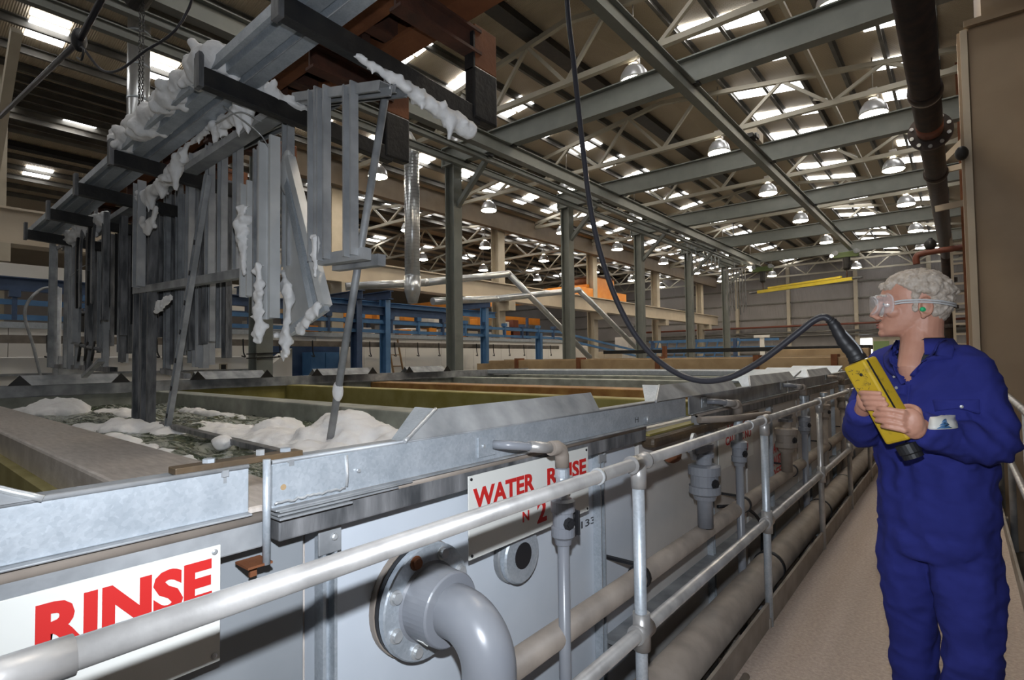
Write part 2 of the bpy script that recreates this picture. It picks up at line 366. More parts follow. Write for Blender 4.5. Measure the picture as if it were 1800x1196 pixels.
# ------------------------------------------------------------------ handrail beside the walkway
XR = -.85
t = thing('handrail', 'galvanised tube handrail running along the tank side of the walkway', 'handrail', (XR, 1, 0))
obj('top_rail', G().tube([(XR, -.6, 1.124), (XR, 11, 1.124)], .0200, 20), M['rail'], t)
obj('middle_rail', G().tube([(XR, -.6, .565), (XR, 11, .565)], .0225, 20), M['rail'], t)
for y in (-.9, .19, 1.69, 3.22, 4.74, 6.13, 7.6, 9.1, 10.6):
    if y not in (.19,):
        obj('post', G().tube([(XR - .002, y, -.1), (XR - .002, y, 1.11)], .0205, 16), M['galv'] if y < 4 else M['rail'], t)
        obj('tee_socket', G().tube([(XR, y - .055, 1.124), (XR, y - .048, 1.124), (XR, y - .047, 1.124), (XR, y + .047, 1.124), (XR, y + .048, 1.124), (XR, y + .055, 1.124)], [.030, .030, .027, .027, .030, .030], 18).tube([(XR, y, 1.12), (XR, y, 1.04)], .0265, 16), M['rail'], t)
        c = obj('cross_socket', G().tube([(XR, y - .045, .565), (XR, y + .045, .565)], .031, 16).tube([(XR, y, .505), (XR, y, .625)], .029, 16), M['rail'], t)
        obj('base_flange', G().box(XR - .03, XR + .012, y - .035, y + .035, -.02, .05), M['kerb'], t)
obj('coupling', G().tube([(XR, .02, 1.124), (XR, .175, 1.124)], .0245, 20), M['rail'], t)
for y in (1.42, 2.93):
    obj('joint_ring', G().tube([(XR, y, 1.124), (XR, y + .012, 1.124)], .0255, 18), M['bolt'], t)
XQ = .29
t = thing('handrail', 'galvanised tube handrail on the right edge of the walkway, behind the man in blue', 'handrail', (XQ, 4, 0))
for z in (.60, 1.13): obj('rail_tube', G().tube([(XQ, 2.9, z), (XQ, 10.5, z)], .0225, 14), M['rail'], t)
for y in (4.35, 5.9, 7.5, 9.1): obj('post', G().tube([(XQ, y, -.1), (XQ, y, 1.12)], .0225, 14), M['galv_dull'], t)
# ------------------------------------------------------------------ tanks
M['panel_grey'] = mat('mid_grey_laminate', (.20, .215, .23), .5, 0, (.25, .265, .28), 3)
XF, XB = -1.3, -8.2          # front panels and far wall
PY = [-1.3, .66, 2.57, 4.4, 6.1, 8.1, 9.9, 11.8, 13.6, 15.5]
ZP = 1.12
pm = ['greygrp', 'slab', 'greygrp', 'yellowgrp', 'amber', 'greygrp', 'greygrp', 'greygrp', 'greygrp', 'greygrp']
pw = [.2, .32, .24, .2, .42, .3, .3, .3, .3, .3]
words = ['first rinse tank at the front left corner, a sign reading RINSE on its front', 'churning rinse tank with white foam, a WATER RINSE sign on its front', 'dark still tank behind the foaming rinse tank', 'tank between the yellow and the amber stained ledges', 'tank between the amber and the pale grey ledges', 'tank just this side of the long tan beam', 'tank under the long tan beam', 'covered tank beyond the tan beam', 'farthest covered tank of the line']
tanks = []
for i in range(9):
    a, b = PY[i], PY[i + 1]
    t = thing('process_tank', words[i], 'tank', (-4.7, (a + b) / 2, FZ), 'row of process tanks'); tanks.append(t)
    old = i > 1
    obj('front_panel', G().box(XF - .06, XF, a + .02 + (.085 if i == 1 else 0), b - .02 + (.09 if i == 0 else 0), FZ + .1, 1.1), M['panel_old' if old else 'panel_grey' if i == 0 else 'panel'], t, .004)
    obj('back_panel', G().box(XB - .12, XB - .02, a, b, FZ + .1, 1.12), M['yellowgrp' if i == 2 else 'greygrp'], t)
    y = b; w = pw[i + 1]
    obj('ledge', G().box(XB, XF - .06, y - w / 2, y + w / 2, FZ + .1, ZP - (.02 if i == 3 else 0)), M[pm[i + 1]], t, .012)
    if i == 0: obj('ledge', G().box(XB, XF - .06, a - .1, a + .1, FZ + .1, ZP), M['greygrp'], t)
    if i == 0: obj('yellow_lining', G().box(XB, XF - .07, .455, .502, FZ + .1, 1.0), M['yellowgrp'], t)
    obj('tank_floor', G().box(XB, XF - .06, a, b, FZ + .05, FZ + .12), M['greygrp'], t)
# upright channels bolted to the fronts (strut sections)
for k, (y, zt) in enumerate(((.78, 1.05), (2.15, 1.07), (3.55, 1.05), (5.0, 1.05), (6.5, 1.05), (8.0, 1.05), (9.6, 1.05))):
    t = thing('strut_upright', f'galvanised slotted strut upright on the tank fronts, {ORD[k]} from the camera', 'upright', (XF + .02, y, FZ), 'strut uprights on the tank fronts')
    x = XF + .001
    g = G().prof((x + .02, y, FZ), (x + .02, y, zt), [(-.0205, -.02), (.0205, -.02), (.0205, .02), (.012, .02), (.012, .012), (.0165, .012), (.0165, -.016), (-.0165, -.016), (-.0165, .012), (-.012, .012), (-.012, .02), (-.0205, .02)], (1, 0, 0))
    obj('channel', g, M['galv'], t)
    obj('bracket', G().box(XF + .04, XF + .046, y - .035, y + .03, zt - .06, zt + .025), M['galv_dull'], t, .002)
    obj('bolt', G().lathe((XF + .046, y + .008, zt - .02), (1, 0, 0), [(.009, 0), (.009, .005), (.005, .008)], 10), M['bolt'], t)
# bearer beam under the rim channels, with the dirty pipe that lies on it
def bearer(y0, y1, label, k):
    t = thing('bearer_beam', label, 'beam', (-1.26, y0, 1.04), 'bearer beams under the tank rim')
    obj('angle', G().box(-1.26, -1.212, y0, y1, 1.068, 1.134), M['galv_dull' if k == 0 else 'galv_dark'], t, .004)
    obj('rounded_edge', G().tube([(-1.222, y0, 1.132), (-1.222, y1, 1.132)], .0135, 12), M['pvc_dusty'], t)
    return t
bearer(-1.0, .585, 'weathered bearer beam above the RINSE sign', 0)
bearer(.62, 2.5, 'stained bearer beam running above the WATER RINSE sign', 1)
bearer(3.2, 9.5, 'dark stained bearer beam above the farther tank fronts', 1)
# rim channels
def rim(y0, y1, label, m='galv', h=.10, zt=1.25, x=-1.22):
    t = thing('rim_channel', label, 'channel', (x, y0, zt - h), 'rim channels along the tank fronts')
    obj('web', G().box(x - .008, x, y0, y1, zt - h, zt), M[m], t, .002)
    obj('bottom_flange', G().box(x - .008, x + .020, y0, y1, zt - h - .005, zt - h), M['galv_dull'], t, .002)
    obj('top_edge', G().tube([(x - .003, y0, zt), (x - .003, y1, zt)], .006, 8).box(x - .06, x, y0, y1, zt - .004, zt + .002), M['galv_dull'], t)
    return t
r1 = rim(-1.0, .555, 'bright galvanised rim channel above the RINSE sign')
r2 = rim(.607, 3.03, 'galvanised rim channel along the foaming tank, a white weld seam near its left end', h=.105)
r3 = rim(3.08, 5.4, 'dull rim channel between the second and third hipped deflectors', 'galv_dull')
r4 = rim(5.45, 10, 'farthest dull rim channel, running on behind the controller', 'galv_dull')
rb = rim(-1.2, 10.5, 'weathered rim channel along the far ends of the tanks', 'galv_dull', .13, 1.25, XB + .03)
obj('weld_seam', G().tube([(-1.217, .80, 1.16), (-1.217, .803, 1.19), (-1.217, .80, 1.24)], .0045, 8), M['bolt'], r2)
obj('web_plate', G().box(-1.22, -1.217, .607, .80, 1.153, 1.243), M['galv'], r2)
obj('bolt', G().lathe((-1.217, .835, 1.195), (1, 0, 0), [(.005, 0), (.005, .006)], 8), M['bolt'], r2)
obj('hole', G().lathe((-1.2172, .633, 1.19), (1, 0, 0), [(.007, 0), (.007, .0006)], 14), M['tanbeam'], r2)
rnd = random.Random(3)
obj('weld_bead', G().tube([(-1.213, .61 + .008 * k, 1.158 + rnd.uniform(-.003, .003)) for k in range(24)], .003, 6), M['bolt'], r2)
obj('strip_plates', G().box(-1.25, -1.195, .61, .95, 1.130, 1.135).box(-1.25, -1.188, .61, .80, 1.122, 1.127).box(-1.25, -1.196, .615, 1.0, 1.137, 1.141), M['galv_dull'], r2, .001)
obj('stud', G().tube([(-1.213, 2.52, 1.155), (-1.213, 2.52, 1.185)], .006, 8), M['bolt'], r2)
obj('chalk_mark', G().box(-1.2195, -1.2188, 2.40, 2.405, 1.165, 1.19).box(-1.2195, -1.2188, 2.43, 2.435, 1.165, 1.19).box(-1.2195, -1.2188, 2.405, 2.43, 1.178, 1.181), M['inked'], r2)
for y in (.10, .37, .505):
    o = r1 if y < .6 else r2
    obj('bolt', G().lathe((-1.23, y, 1.245), (0, 0, -1), [(.011, 0), (.011, .012), (.007, .013), (.007, .026)], 6), M['galv_dull'], o)
t = thing('joint_bar', 'brown flat bar bolted across the joint of the two front rim channels', 'bar', (-1.235, .55, 1.254))
obj('bar', G().box(-1.262, -1.222, .41, .685, 1.254, 1.268), M['brown'], t, .002)
obj('bolt', G().lathe((-1.24, .48, 1.268), (0, 0, 1), [(.013, 0), (.013, .008)], 6), M['galv'], t)
obj('bolt', G().lathe((-1.24, .59, 1.268), (0, 0, 1), [(.010, 0), (.010, .012)], 6), M['bolt'], t)
obj('bolt', G().lathe((-1.24, .65, 1.268), (0, 0, 1), [(.013, 0), (.013, .008)], 6), M['galv'], t)
obj('nut', G().lathe((-1.226, .653, 1.25), (0, 0, -1), [(.012, 0), (.012, .014)], 6), M['galv_dull'], t)
obj('nut', G().lathe((-1.226, .505, 1.25), (0, 0, -1), [(.012, 0), (.012, .014), (.007, .015), (.007, .028)], 6), M['galv_dull'], t)
tag(obj('threaded_rod', G().tube([(-1.205, .588, 1.03), (-1.205, .588, 1.262)], .0085, 12), M['galv']), 'vertical galvanised rod clamping the two front rim channels together', 'rod')
tag(obj('rust_clip', G().box(-1.262, -1.2, .545, .60, 1.03, 1.035).box(-1.23, -1.222, .56, .575, 1.005, 1.03), M['rust']), 'small rusty clip under the clamping rod, right of the RINSE sign', 'clip')
# hipped deflector plates on the rim
def deflector(y0, y1, label, endnear=True, endfar=False, z0=1.252, z1=1.328):
    t = thing('deflector', label, 'deflector', (-1.22, y0, z0), 'hipped deflector plates on the rim')
    xo, xi = -1.213, -1.27; s = .17
    ya = y0 + (s if endnear else 0); yb = y1 - (s if endfar else -.02)
    g = G().add([(xo, y0, z0), (xo, y1, z0), (xi, yb, z1), (xi, ya, z1), (xo - .008, y0, z0), (xo - .008, y1, z0), (xi - .008, yb, z1 - .004), (xi - .008, ya, z1 - .004)], [(0, 1, 2, 3), (7, 6, 5, 4), (0, 4, 5, 1), (1, 5, 6, 2), (2, 6, 7, 3), (3, 7, 4, 0)])
    obj('outer_plate', g, M['galv_dull'], t)
    for e, ye, yt in ((endnear, y0, ya), (endfar, y1, yb)):
        if e:
            d = .006 if ye < yt else -.006
            g = G().add([(xo, ye, z0), (xo - .06, ye, z0), (xi - .10, yt, z1), (xi, yt, z1), (xo, ye + d, z0), (xo - .06, ye + d, z0), (xi - .10, yt + d, z1), (xi, yt + d, z1)], [(0, 1, 2, 3), (7, 6, 5, 4), (0, 4, 5, 1), (1, 5, 6, 2), (2, 6, 7, 3), (3, 7, 4, 0)])
            obj('end_plate', g, M['galv'], t)
            obj('weld_seam', G().tube([V((xo + .001, ye, z0)).lerp(V((xi + .001, yt, z1)), k / 10) + V((0, 0, .001 * math.sin(k * 3))) for k in range(11)], .0065, 6), M['bolt'], t)
deflector(-.95, .205, 'dark hipped deflector plate at the lower left corner of the picture', False, True)
deflector(.985, 2.06, 'galvanised hipped deflector plate beside the foam, above the WATER RINSE sign')
deflector(2.62, 3.95, 'hipped deflector plate second along the rim, ending under the hanging cable')
deflector(4.25, 5.7, 'hipped deflector plate third along the rim, left of the controller')
deflector(6.3, 7.6, 'farthest hipped deflector plate, half hidden behind the controller')
for k, (a, b) in enumerate(((1.14, 2.08), (2.96, 3.92), (4.74, 5.82), (6.65, 7.63))):
    x = XB + .03
    t = thing('ridge_cap', f'inverted V ridge cap on the far tank rim, {ORD[k]} from the left' , 'ridge cap', (x, a, 1.25), 'ridge caps on the far rim')
    obj('cap', G().prof((x, a, 1.252), (x, b, 1.252), [(-.13, 0), (0, .11), (.13, 0), (.12, -.004), (0, .10), (-.12, -.004)]), M['galv_dull'], t)
    for yy in (a, b): obj('end_shade', G().add([(x + q, yy + p, 1.253 + h) for q in (.132, .14) for p, h in ((-.10, 0), (.10, 0), (0, .115))], [(0, 1, 2), (5, 4, 3), (0, 3, 4, 1), (1, 4, 5, 2), (2, 5, 3, 0)]), M['blackpaint'], t)  # black triangles drawn in place of the shadow beneath each hipped end
    0 and obj('end_shadow_plate', G().prof((x, a + .001, 1.253), (x, a + .01, 1.253), [(-.11, 0), (0, .09), (.11, 0)]).prof((x, b - .03, 1.253), (x, b - .02, 1.253), [(-.11, 0), (0, .09), (.11, 0)]), M['blackpaint'], t)
# ------------------------------------------------------------------ water and foam
def watermat(name, deep, foamy):
    m = mat(name, deep, .12, 0, None); nt = m.node_tree; b = nt.nodes['Principled BSDF']
    tc = nt.nodes.new('ShaderNodeTexCoord'); mp = nt.nodes.new('ShaderNodeMapping'); mp.inputs['Scale'].default_value = (1.6, 5, 1); nt.links.new(tc.outputs['Object'], mp.inputs[0])
    n = nt.nodes.new('ShaderNodeTexNoise'); n.inputs['Scale'].default_value = 2.6; n.inputs['Detail'].default_value = 9; n.inputs['Roughness'].default_value = .7; n.inputs['Distortion'].default_value = 1.2; nt.links.new(mp.outputs[0], n.inputs['Vector'])
    r = nt.nodes.new('ShaderNodeMapRange'); r.inputs[1].default_value = .45; r.inputs[2].default_value = .68; nt.links.new(n.outputs[0], r.inputs[0])
    mx = nt.nodes.new('ShaderNodeMix'); mx.data_type = 'RGBA'; mx.inputs[6].default_value = (*deep, 1); mx.inputs[7].default_value = (*foamy, 1); nt.links.new(r.outputs[0], mx.inputs[0]); nt.links.new(mx.outputs[2], b.inputs['Base Color'])
    r2 = nt.nodes.new('ShaderNodeMapRange'); r2.inputs[3].default_value = .08; r2.inputs[4].default_value = .7; nt.links.new(r.outputs[0], r2.inputs[0]); nt.links.new(r2.outputs[0], b.inputs['Roughness'])
    return m
M['water'] = watermat('churned_green_water', (.075, .095, .050), (.46, .46, .41))
M['darkwater'] = mat('dark_liquid', (.012, .012, .006), .06)
def grid(x0, x1, y0, y1, nx, ny, fz):
    g = G(); g.add([(x0 + (x1 - x0) * i / nx, y0 + (y1 - y0) * j / ny, fz(x0 + (x1 - x0) * i / nx, y0 + (y1 - y0) * j / ny)) for j in range(ny + 1) for i in range(nx + 1)],
                   [(j * (nx + 1) + i, j * (nx + 1) + i + 1, (j + 1) * (nx + 1) + i + 1, (j + 1) * (nx + 1) + i) for j in range(ny) for i in range(nx)], True); return g
wz = lambda x, y: .965 + .035 * noise.fractal((x * 2.2, y * 5.5, 0), 1.0, 2.0, 5) 
o = tag(obj('rinse_water', grid(XB, XF - .06, .82, 2.45, 260, 90, wz), M['water'], fix=False), 'churning green rinse water flecked with foam in the tank behind the rim', 'water'); o['kind'] = 'stuff'
for i in (0, 2, 3, 4, 5):
    a, b = PY[i] + pw[i] / 2, PY[i + 1] - pw[i + 1] / 2
    lab = {0: 'dark liquid in the tank at the lower left', 2: 'black still liquid behind the foaming tank', 3: 'dark liquid between yellow and amber ledges', 4: 'dark liquid beyond the amber ledge', 5: 'dark liquid in front of the tan beam'}[i]
    o = tag(obj('tank_liquid', G().box(XB, XF - .06, a, b, .82, .86), M['darkwater']), lab, 'liquid'); o['kind'] = 'stuff'
def foam(cs, label, seed, voxel=.022, m='foam', amp=.03, cat='foam', name='foam_mound', nsc=7):
    rn = random.Random(seed); g = G()
    for (x, y, z, rx, ry, rz, n) in cs:
        g.ball((x, y, z), (rx, ry, rz), nu=16, nv=10)
        for k in range(n):
            a = rn.uniform(0, 6.28); q = rn.uniform(.3, .95); s = rn.uniform(.25, .5)
            g.ball((x + rx * q * math.cos(a), y + ry * q * math.sin(a), z + rz * (rn.uniform(.2, .8) * (1.05 - q))), (rx * s, ry * s, rz * s), nu=10, nv=7)
    o = remesh(name, g, voxel, M[m], None, 2)
    puff(o, lambda p: amp * noise.fractal((p.x * nsc + seed, p.y * nsc, p.z * nsc), .8, 2.0, 5))
    return tag(o, label, cat)
foam([(-2.96, 1.95, .97, .34, .24, .20, 22), (-2.55, 2.05, .96, .28, .2, .12, 12), (-3.35, 1.75, .96, .38, .25, .08, 14), (-2.75, 1.6, .96, .35, .2, .07, 10)], 'largest white foam mound, piled against the tank end by the deflector', 1, .02)
foam([(-3.75, 1.92, .96, .22, .2, .13, 10), (-4.1, 1.75, .95, .5, .2, .06, 10), (-4.6, 1.85, .95, .5, .12, .04, 8)], 'peaked foam ridge left of the largest mound', 2)
foam([(-7.45, 1.38, .97, .42, .26, .15, 16), (-7.9, 1.2, .95, .4, .2, .06, 8), (-6.8, 1.75, .95, .6, .18, .05, 8)], 'foam mound at the far left end of the churning tank', 3, .025)
foam([(-5.15, 1.35, .96, .30, .16, .08, 10), (-4.85, 1.5, .95, .5, .14, .05, 12), (-5.4, 1.2, .95, .3, .14, .05, 8)], 'low foam bank beside the dipping angle bar', 4)
foam([(-6.1, 2.25, .96, .5, .08, .05, 10), (-5.6, 2.3, .95, .5, .08, .04, 6)], 'thin foam line along the far ledge of the churning tank', 6)
foam([(-3.42, 1.40, 1.0, .07, .06, .05, 6)], 'small foam dollop resting on the dipping angle bar', 5, .012, amp=.01)
foam([(-4.3, 1.15, .95, .6, .08, .035, 8), (-3.4, 1.12, .95, .5, .07, .03, 6)], 'faint foam streak near the wet ledge', 8)
# ------------------------------------------------------------------ signs
XS = XF + .012
t = thing('sign', 'white sign reading RINSE in large red letters, partly behind the handrail', 'sign', (XS, .1, .9))
XS = -1.203
obj('plate', G().box(XS - .004, XS, -.40, .490, .862, 1.100), M['sign'], t, .001)
text('lettering', 'RINSE', (XS + .0005, .196, .990), WALLROT, .1, M['red'], t, .277, .088, .045)
for y, z in ((.478, 1.088), (.478, .876)): obj('screw', G().lathe((XS, y, z), (1, 0, 0), [(.006, 0), (.006, .002), (.003, .004)], 10), M['bolt'], t)
t = thing('sign', 'white sign reading WATER RINSE No 2 in red, behind the handrail', 'sign', (XS, 1.7, .9))
obj('plate', G().box(XS - .004, XS, 1.23, 1.94, .850, 1.112), M['sign'], t, .001)
text('lettering', 'WATER', (XS + .0005, 1.25, 1.003), WALLROT, .1, M['red'], t, .322, .066, .035)
text('lettering', 'RINSE', (XS + .0005, 1.65, 1.003), WALLROT, .1, M['red'], t, .272, .066, .035)
text('lettering', 'N', (XS + .0005, 1.50, .905), WALLROT, .05, M['red'], t, .037, .036, .02)
text('lettering', '2', (XS + .0005, 1.585, .880), WALLROT, .1, M['red'], t, .058, .082, .03)
for y, z in ((1.242, 1.101), (1.242, .862), (1.926, 1.101), (1.926, .861)): obj('screw', G().lathe((XS, y, z), (1, 0, 0), [(.005, 0), (.005, .003)], 8), M['black'], t)
tag(text('marker_writing', 'P 1133', (XF + .002, 1.90, .735), WALLROT, .05, M['inked'], None, .24, .03, 0), 'hand written black marker number on the panel below the WATER RINSE sign', 'writing')
XS = XF + .012
t = thing('sign', 'white warning sign with red capitals DANGER and more below, behind the handrail', 'sign', (XS, 4.1, .9))
obj('plate', G().box(XS - .004, XS, 3.75, 4.55, .70, 1.06), M['sign'], t)
for s, y, z, w, h in (('DANGER', 3.95, .955, .52, .075), ('CAUSTIC NO', 3.9, .85, .6, .06), ('CAUSTIC', 3.9, .765, .5, .06)) [:2]:
    text('lettering', s, (XS + .0005, y, z), WALLROT, .1, M['red'], t, w, h, .02)
text('lettering', 'OD', (XS + .0005, 4.25, .745), WALLROT, .1, M['red'], t, .16, .08, .02)
t = thing('sign', 'narrow sign of stacked red capitals on the tank front beyond the DANGER sign', 'sign', (XS, 5.25, .6))
obj('plate', G().box(XS - .004, XS, 5.02, 5.6, .36, .75), M['panel_old'], t)
for s, z in (('DANGER', .62), ('CAUSTIC', .51), ('DEEP', .40)): text('lettering', s, (XS + .0005, 5.06, z), WALLROT, .1, M['red'], t, .46, .085, .02)
# ------------------------------------------------------------------ pipework on the tank fronts
t = thing('flanged_elbow', 'large grey plastic elbow pipe bolted to the white tank front by a round flange', 'pipe', (-1.2, 1.1, .75))
fc = (-1.25, 1.095, .765)
obj('rear_flange', G().lathe((XF, fc[1], fc[2]), (1, 0, 0), [(.170, 0), (.170, .022)], 48), M['pvc_dusty'], t, .002)
obj('gasket', G().lathe((XF + .022, fc[1], fc[2]), (1, 0, 0), [(.166, 0), (.166, .016)], 40), M['black'], t)
obj('backing_ring', G().lathe((XF + .038, fc[1], fc[2]), (1, 0, 0), [(.164, 0), (.166, .004), (.166, .022), (.162, .026), (.12, .026)], 48), M['galv'], t)
for k in range(8):
    a = math.pi / 8 + k * math.pi / 4; y, z = fc[1] + .137 * math.cos(a), fc[2] + .137 * math.sin(a)
    b = obj('flange_bolt', G().lathe((XF + .064, y, z), (1, 0, 0), [(.021, 0), (.021, .003), (.015, .004), (.015, .014)], 12), M['rust' if k == 2 else 'bolt'], t)
obj('stub', G().lathe((XF + .05, fc[1], fc[2]), (1, 0, 0), [(.118, 0), (.118, .012), (.108, .02), (.104, .105), (.100, .11), (.074, .11)], 48, smooth=False), M['pvc'], t, .002)
R0 = .115; xe = XF + .185; pts = [(XF + .06, fc[1], fc[2])]
pts += [(xe + R0 * math.sin(a), fc[1], fc[2] - R0 + R0 * math.cos(a)) for a in [math.pi / 2 * k / 12 for k in range(13)]] + [(xe + R0, fc[1], FZ)]
obj('elbow', G().tube(pts, .074, 36), M['pvc'], t)
obj('label_sticker', G().box(xe + R0 + .055, xe + R0 + .0755, fc[1] - .022, fc[1] - .002, .48, .53), M['sign'], t)
obj('label_sticker', G().obox((XF + .115, fc[1] - .072, fc[2] - .0755), (.012, 0, 0), (0, .009, -.009), (0, .002, .002)), M['sign'], t)
t = thing('blank_flange', 'round grey blank flange with dark centre under the WATER RINSE sign', 'flange', (XF, 1.57, .77))
obj('disc', G().lathe((XF, 1.555, .765), (1, 0, 0), [(.104, 0), (.104, .022), (.098, .026)], 40), M['galv_dull'], t, .002)
obj('disc', G().lathe((XF + .026, 1.555, .765), (1, 0, 0), [(.098, 0), (.100, .006), (.100, .022), (.094, .028), (.048, .028)], 40), M['galv'], t)
obj('dark_centre', G().lathe((XF + .054, 1.555, .765), (1, 0, 0), [(.047, 0), (.047, .002)], 28), M['black'], t)
def droppipe(y, label, x=-1.1, zv=.90, zt=1.165, r=.021, arm=True, dusty=False, big=1.0, bottom=FZ, x0=-1.21, steel=True):
    m = M['pvc_dusty' if dusty else 'pvc']
    t = thing('drop_pipe', label, 'pipe', (x, y, bottom), 'valved drop pipes on the tank fronts')
    if arm:
        ya = y - .24
        obj('arm', G().tube([(x0, ya, zt + .03), (x0 + .05, ya + .02, zt + .03), (x, y - .06, zt + .005)], r * .72, 16), M['pvc' if not dusty else 'pvc_dusty'], t)
        obj('sleeve', G().tube([V((x0 + .05, ya + .02, zt + .03)).lerp(V((x, y - .06, zt + .005)), .45), (x, y - .05, zt + .004)], r * .92, 16), M['rail'], t)
        obj('wall_plate', G().box(-1.219, -1.215, ya - .07, ya + .012, zt - .005, zt + .06), M['galv'], t, .001)
        obj('plate_bolt', G().lathe((-1.215, ya - .045, zt + .03), (1, 0, 0), [(.006, 0), (.006, .005)], 8), M['bolt'], t)
        obj('elbow', G().tube([(x, y - .07, zt + .005), (x, y - .03, zt + .003), (x, y - .008, zt - .008), (x, y, zt - .03), (x, y, zt - .07)], r * 1.2, 18), M['pvc_dusty'], t)
    obj('collar', G().lathe((x, y, zt - .075), (0, 0, -1), [(r * 1.25, 0), (r * 1.25, .03), (r * 1.1, .032), (r * 1.1, .05), (r * 1.3, .052), (r * 1.3, .075)], 20), M['galv' if steel else 'pvc'], t)
    obj('pipe', G().tube([(x, y, bottom), (x, y, zt - .07)], r, 20), m, t)
    obj('valve_body', G().lathe((x, y, zv + .085 * big), (0, 0, -1), [(r * 1.5, 0), (r * 2.05, .008 * big), (r * 2.05, .045 * big), (r * 1.75, .048 * big), (r * 1.75, .095 * big), (r * 2.0, .098 * big), (r * 2.0, .13 * big), (r * 1.5, .14 * big), (r * 1.35, .16 * big)], 24), m, t)
    h = obj('valve_handle', G().tube([(x + .005, y + r * 1.7, zv), (x + .005, y + r * 2.6, zv)], .012 * big, 10).obox((x + .005, y + r * 2.75, zv - .012 * big), (.010, 0, 0), (0, .006, 0), (0, 0, .050 * big)).obox((x + .02, y + r * 3.1, zv - .012 * big), (.008, 0, 0), (0, .004, .0), (0, 0, .045 * big)), M['black'], t, .003)
    obj('valve_cap', G().lathe((x + r * 1.6, y - r * .7, zv + .005), (1, -.45, 0), [(.022 * big, 0), (.022 * big, .006), (.012 * big, .008), (.012 * big, .014)], 8), M['black'], t)
    return t
droppipe(1.60, 'grey drop pipe with a black handled valve in front of the WATER RINSE sign')
tag(obj('tap_lever', G().tube([(-1.095, 1.57, 1.055), (-1.08, 1.63, 1.055)], .009, 10).tube([(-1.08, 1.63, 1.055), (-1.07, 1.80, 1.048)], .004, 8), M['galv']), 'thin steel tap lever on the drop pipe in front of the red lettering', 'lever')
droppipe(2.97, 'thick grey drop pipe with large valve under the pale steel flange', -1.1, .79, 1.08, .042, False, False, 1.2, .55, steel=False)
droppipe(3.58, 'grey drop pipe with valve in front of the DANGER sign', -1.1, .86, 1.175, .024)
droppipe(4.78, 'thick grey drop pipe with valve beyond the DANGER sign', -1.1, .80, 1.10, .042, False, True, 1.2, .55, steel=False)
droppipe(5.45, 'grey drop pipe with valve near the third rail post', -1.1, .85, 1.19, .026)
droppipe(7.5, 'drop pipe with a black valve just left of the man\'s sleeve', -1.1, .90, 1.2, .028, True, True)
droppipe(6.5, 'thin far drop pipe with valve seen behind the handrail', -1.12, .88, 1.16, .03, False, True)
t = thing('header_pipe', 'dusty grey header pipe running behind the drop pipes along the tank fronts', 'pipe', (-1.12, 1, .5))
obj('pipe', G().tube([(-1.13, 1.2, .50), (-1.13, 11, .52)], .045, 20), M['pvc_dusty'], t)
for y in (2.22, 3.72, 5.05, 6.6, 8.1):
    obj('clip', G().tube([(-1.13, y, .505), (-1.13, y + .03, .505)], .052, 16).box(XF, -1.13, y + .004, y + .026, .55, .562), M['black'], t)
t = thing('main_pipe', 'widest dusty pipe lying low in the gap beside the walkway', 'pipe', (-1.02, 3, .1))
obj('pipe', G().tube([(-1.03, .6, .06), (-1.03, 9.5, .08)], .095, 24), M['pvc_dusty'], t)
for y in (3.9, 5.6, 6.9):
    obj('clip', G().tube([(-1.03, y, .07), (-1.03, y + .035, .07)], .101, 20), M['black'], t)
for y in (3.5, 5.2): obj('stay', G().beam((-1.2, y, -.05), (-.86, y, -.03), .03, .015), M['galv_dull'], t)
t = thing('low_pipe', 'narrow dusty pipe below the widest pipe beside the walkway kerb', 'pipe', (-.95, 3, -.2))
obj('pipe', G().tube([(-.96, 1.2, -.22), (-.96, 9, -.2)], .055, 16), M['pvc_dusty'], t)
for y in (2.9, 3.6, 4.6): obj('clip', G().tube([(-.96, y, -.215), (-.96, y + .03, -.215)], .06, 14), M['black'], t)
t = thing('hose_loop', 'thin black hose drooping from the tank front behind the second drop pipe', 'hose', (-1.2, 3.5, .3))
obj('hose', G().tube(bez([(-1.25, 3.6, .5), (-1.15, 3.8, .47), (-1.1, 4.0, .33), (-1.12, 4.1, .1)]), .011, 8), M['black'], t)
t = thing('ledge_rail', 'dull horizontal steel ledge on the tank front behind the rail posts', 'ledge', (XF, 2.5, .2))
obj('angle', G().box(XF, XF + .07, 2.2, 9, .18, .2).box(XF, XF + .01, 2.2, 9, .1, .18), M['galv_dull'], t)
t = thing('overflow_box', 'dark brown stained pipe end above the third tank front, right of the deflector', 'pipe', (-1.18, 2.6, 1.06))
obj('stained_pipe', G().box(-1.27, -1.19, 2.55, 4.4, 1.02, 1.075), M['brown'], t, .02)
obj('yellow_rim', G().box(-1.30, -1.24, 2.6, 3.6, 1.075, 1.085), M['yellowgrp'], t)
t = thing('steel_flange', 'pale steel pipe flange behind the top rail, right of the tee socket', 'flange', (-1.12, 2.85, .98))
obj('disc', G().lathe((-1.12, 2.86, 1.0), (1, .15, 0), [(.072, 0), (.072, .014)], 28), M['bolt'], t)
obj('pipe_stub', G().tube([(-1.12, 2.86, 1.0), (-1.10, 2.97, .98), (-1.10, 2.98, .9)], .042, 16), M['pvc'], t)
for k in range(4):
    a = k * 1.57 + .5; obj('bolt', G().lathe((-1.106, 2.862 + .05 * math.cos(a), 1.0 + .05 * math.sin(a)), (1, .15, 0), [(.01, 0), (.01, .008)], 6), M['galv_dull'], t)
tag(obj('feed_pipe', G().tube([(-1.19, 3.15, 1.11), (-1.1, 3.4, 1.10), (-.96, 3.75, 1.105)], .02, 14), M['pvc_dusty']), 'cream coated feed pipe crossing just behind the top rail before the second tee', 'pipe')
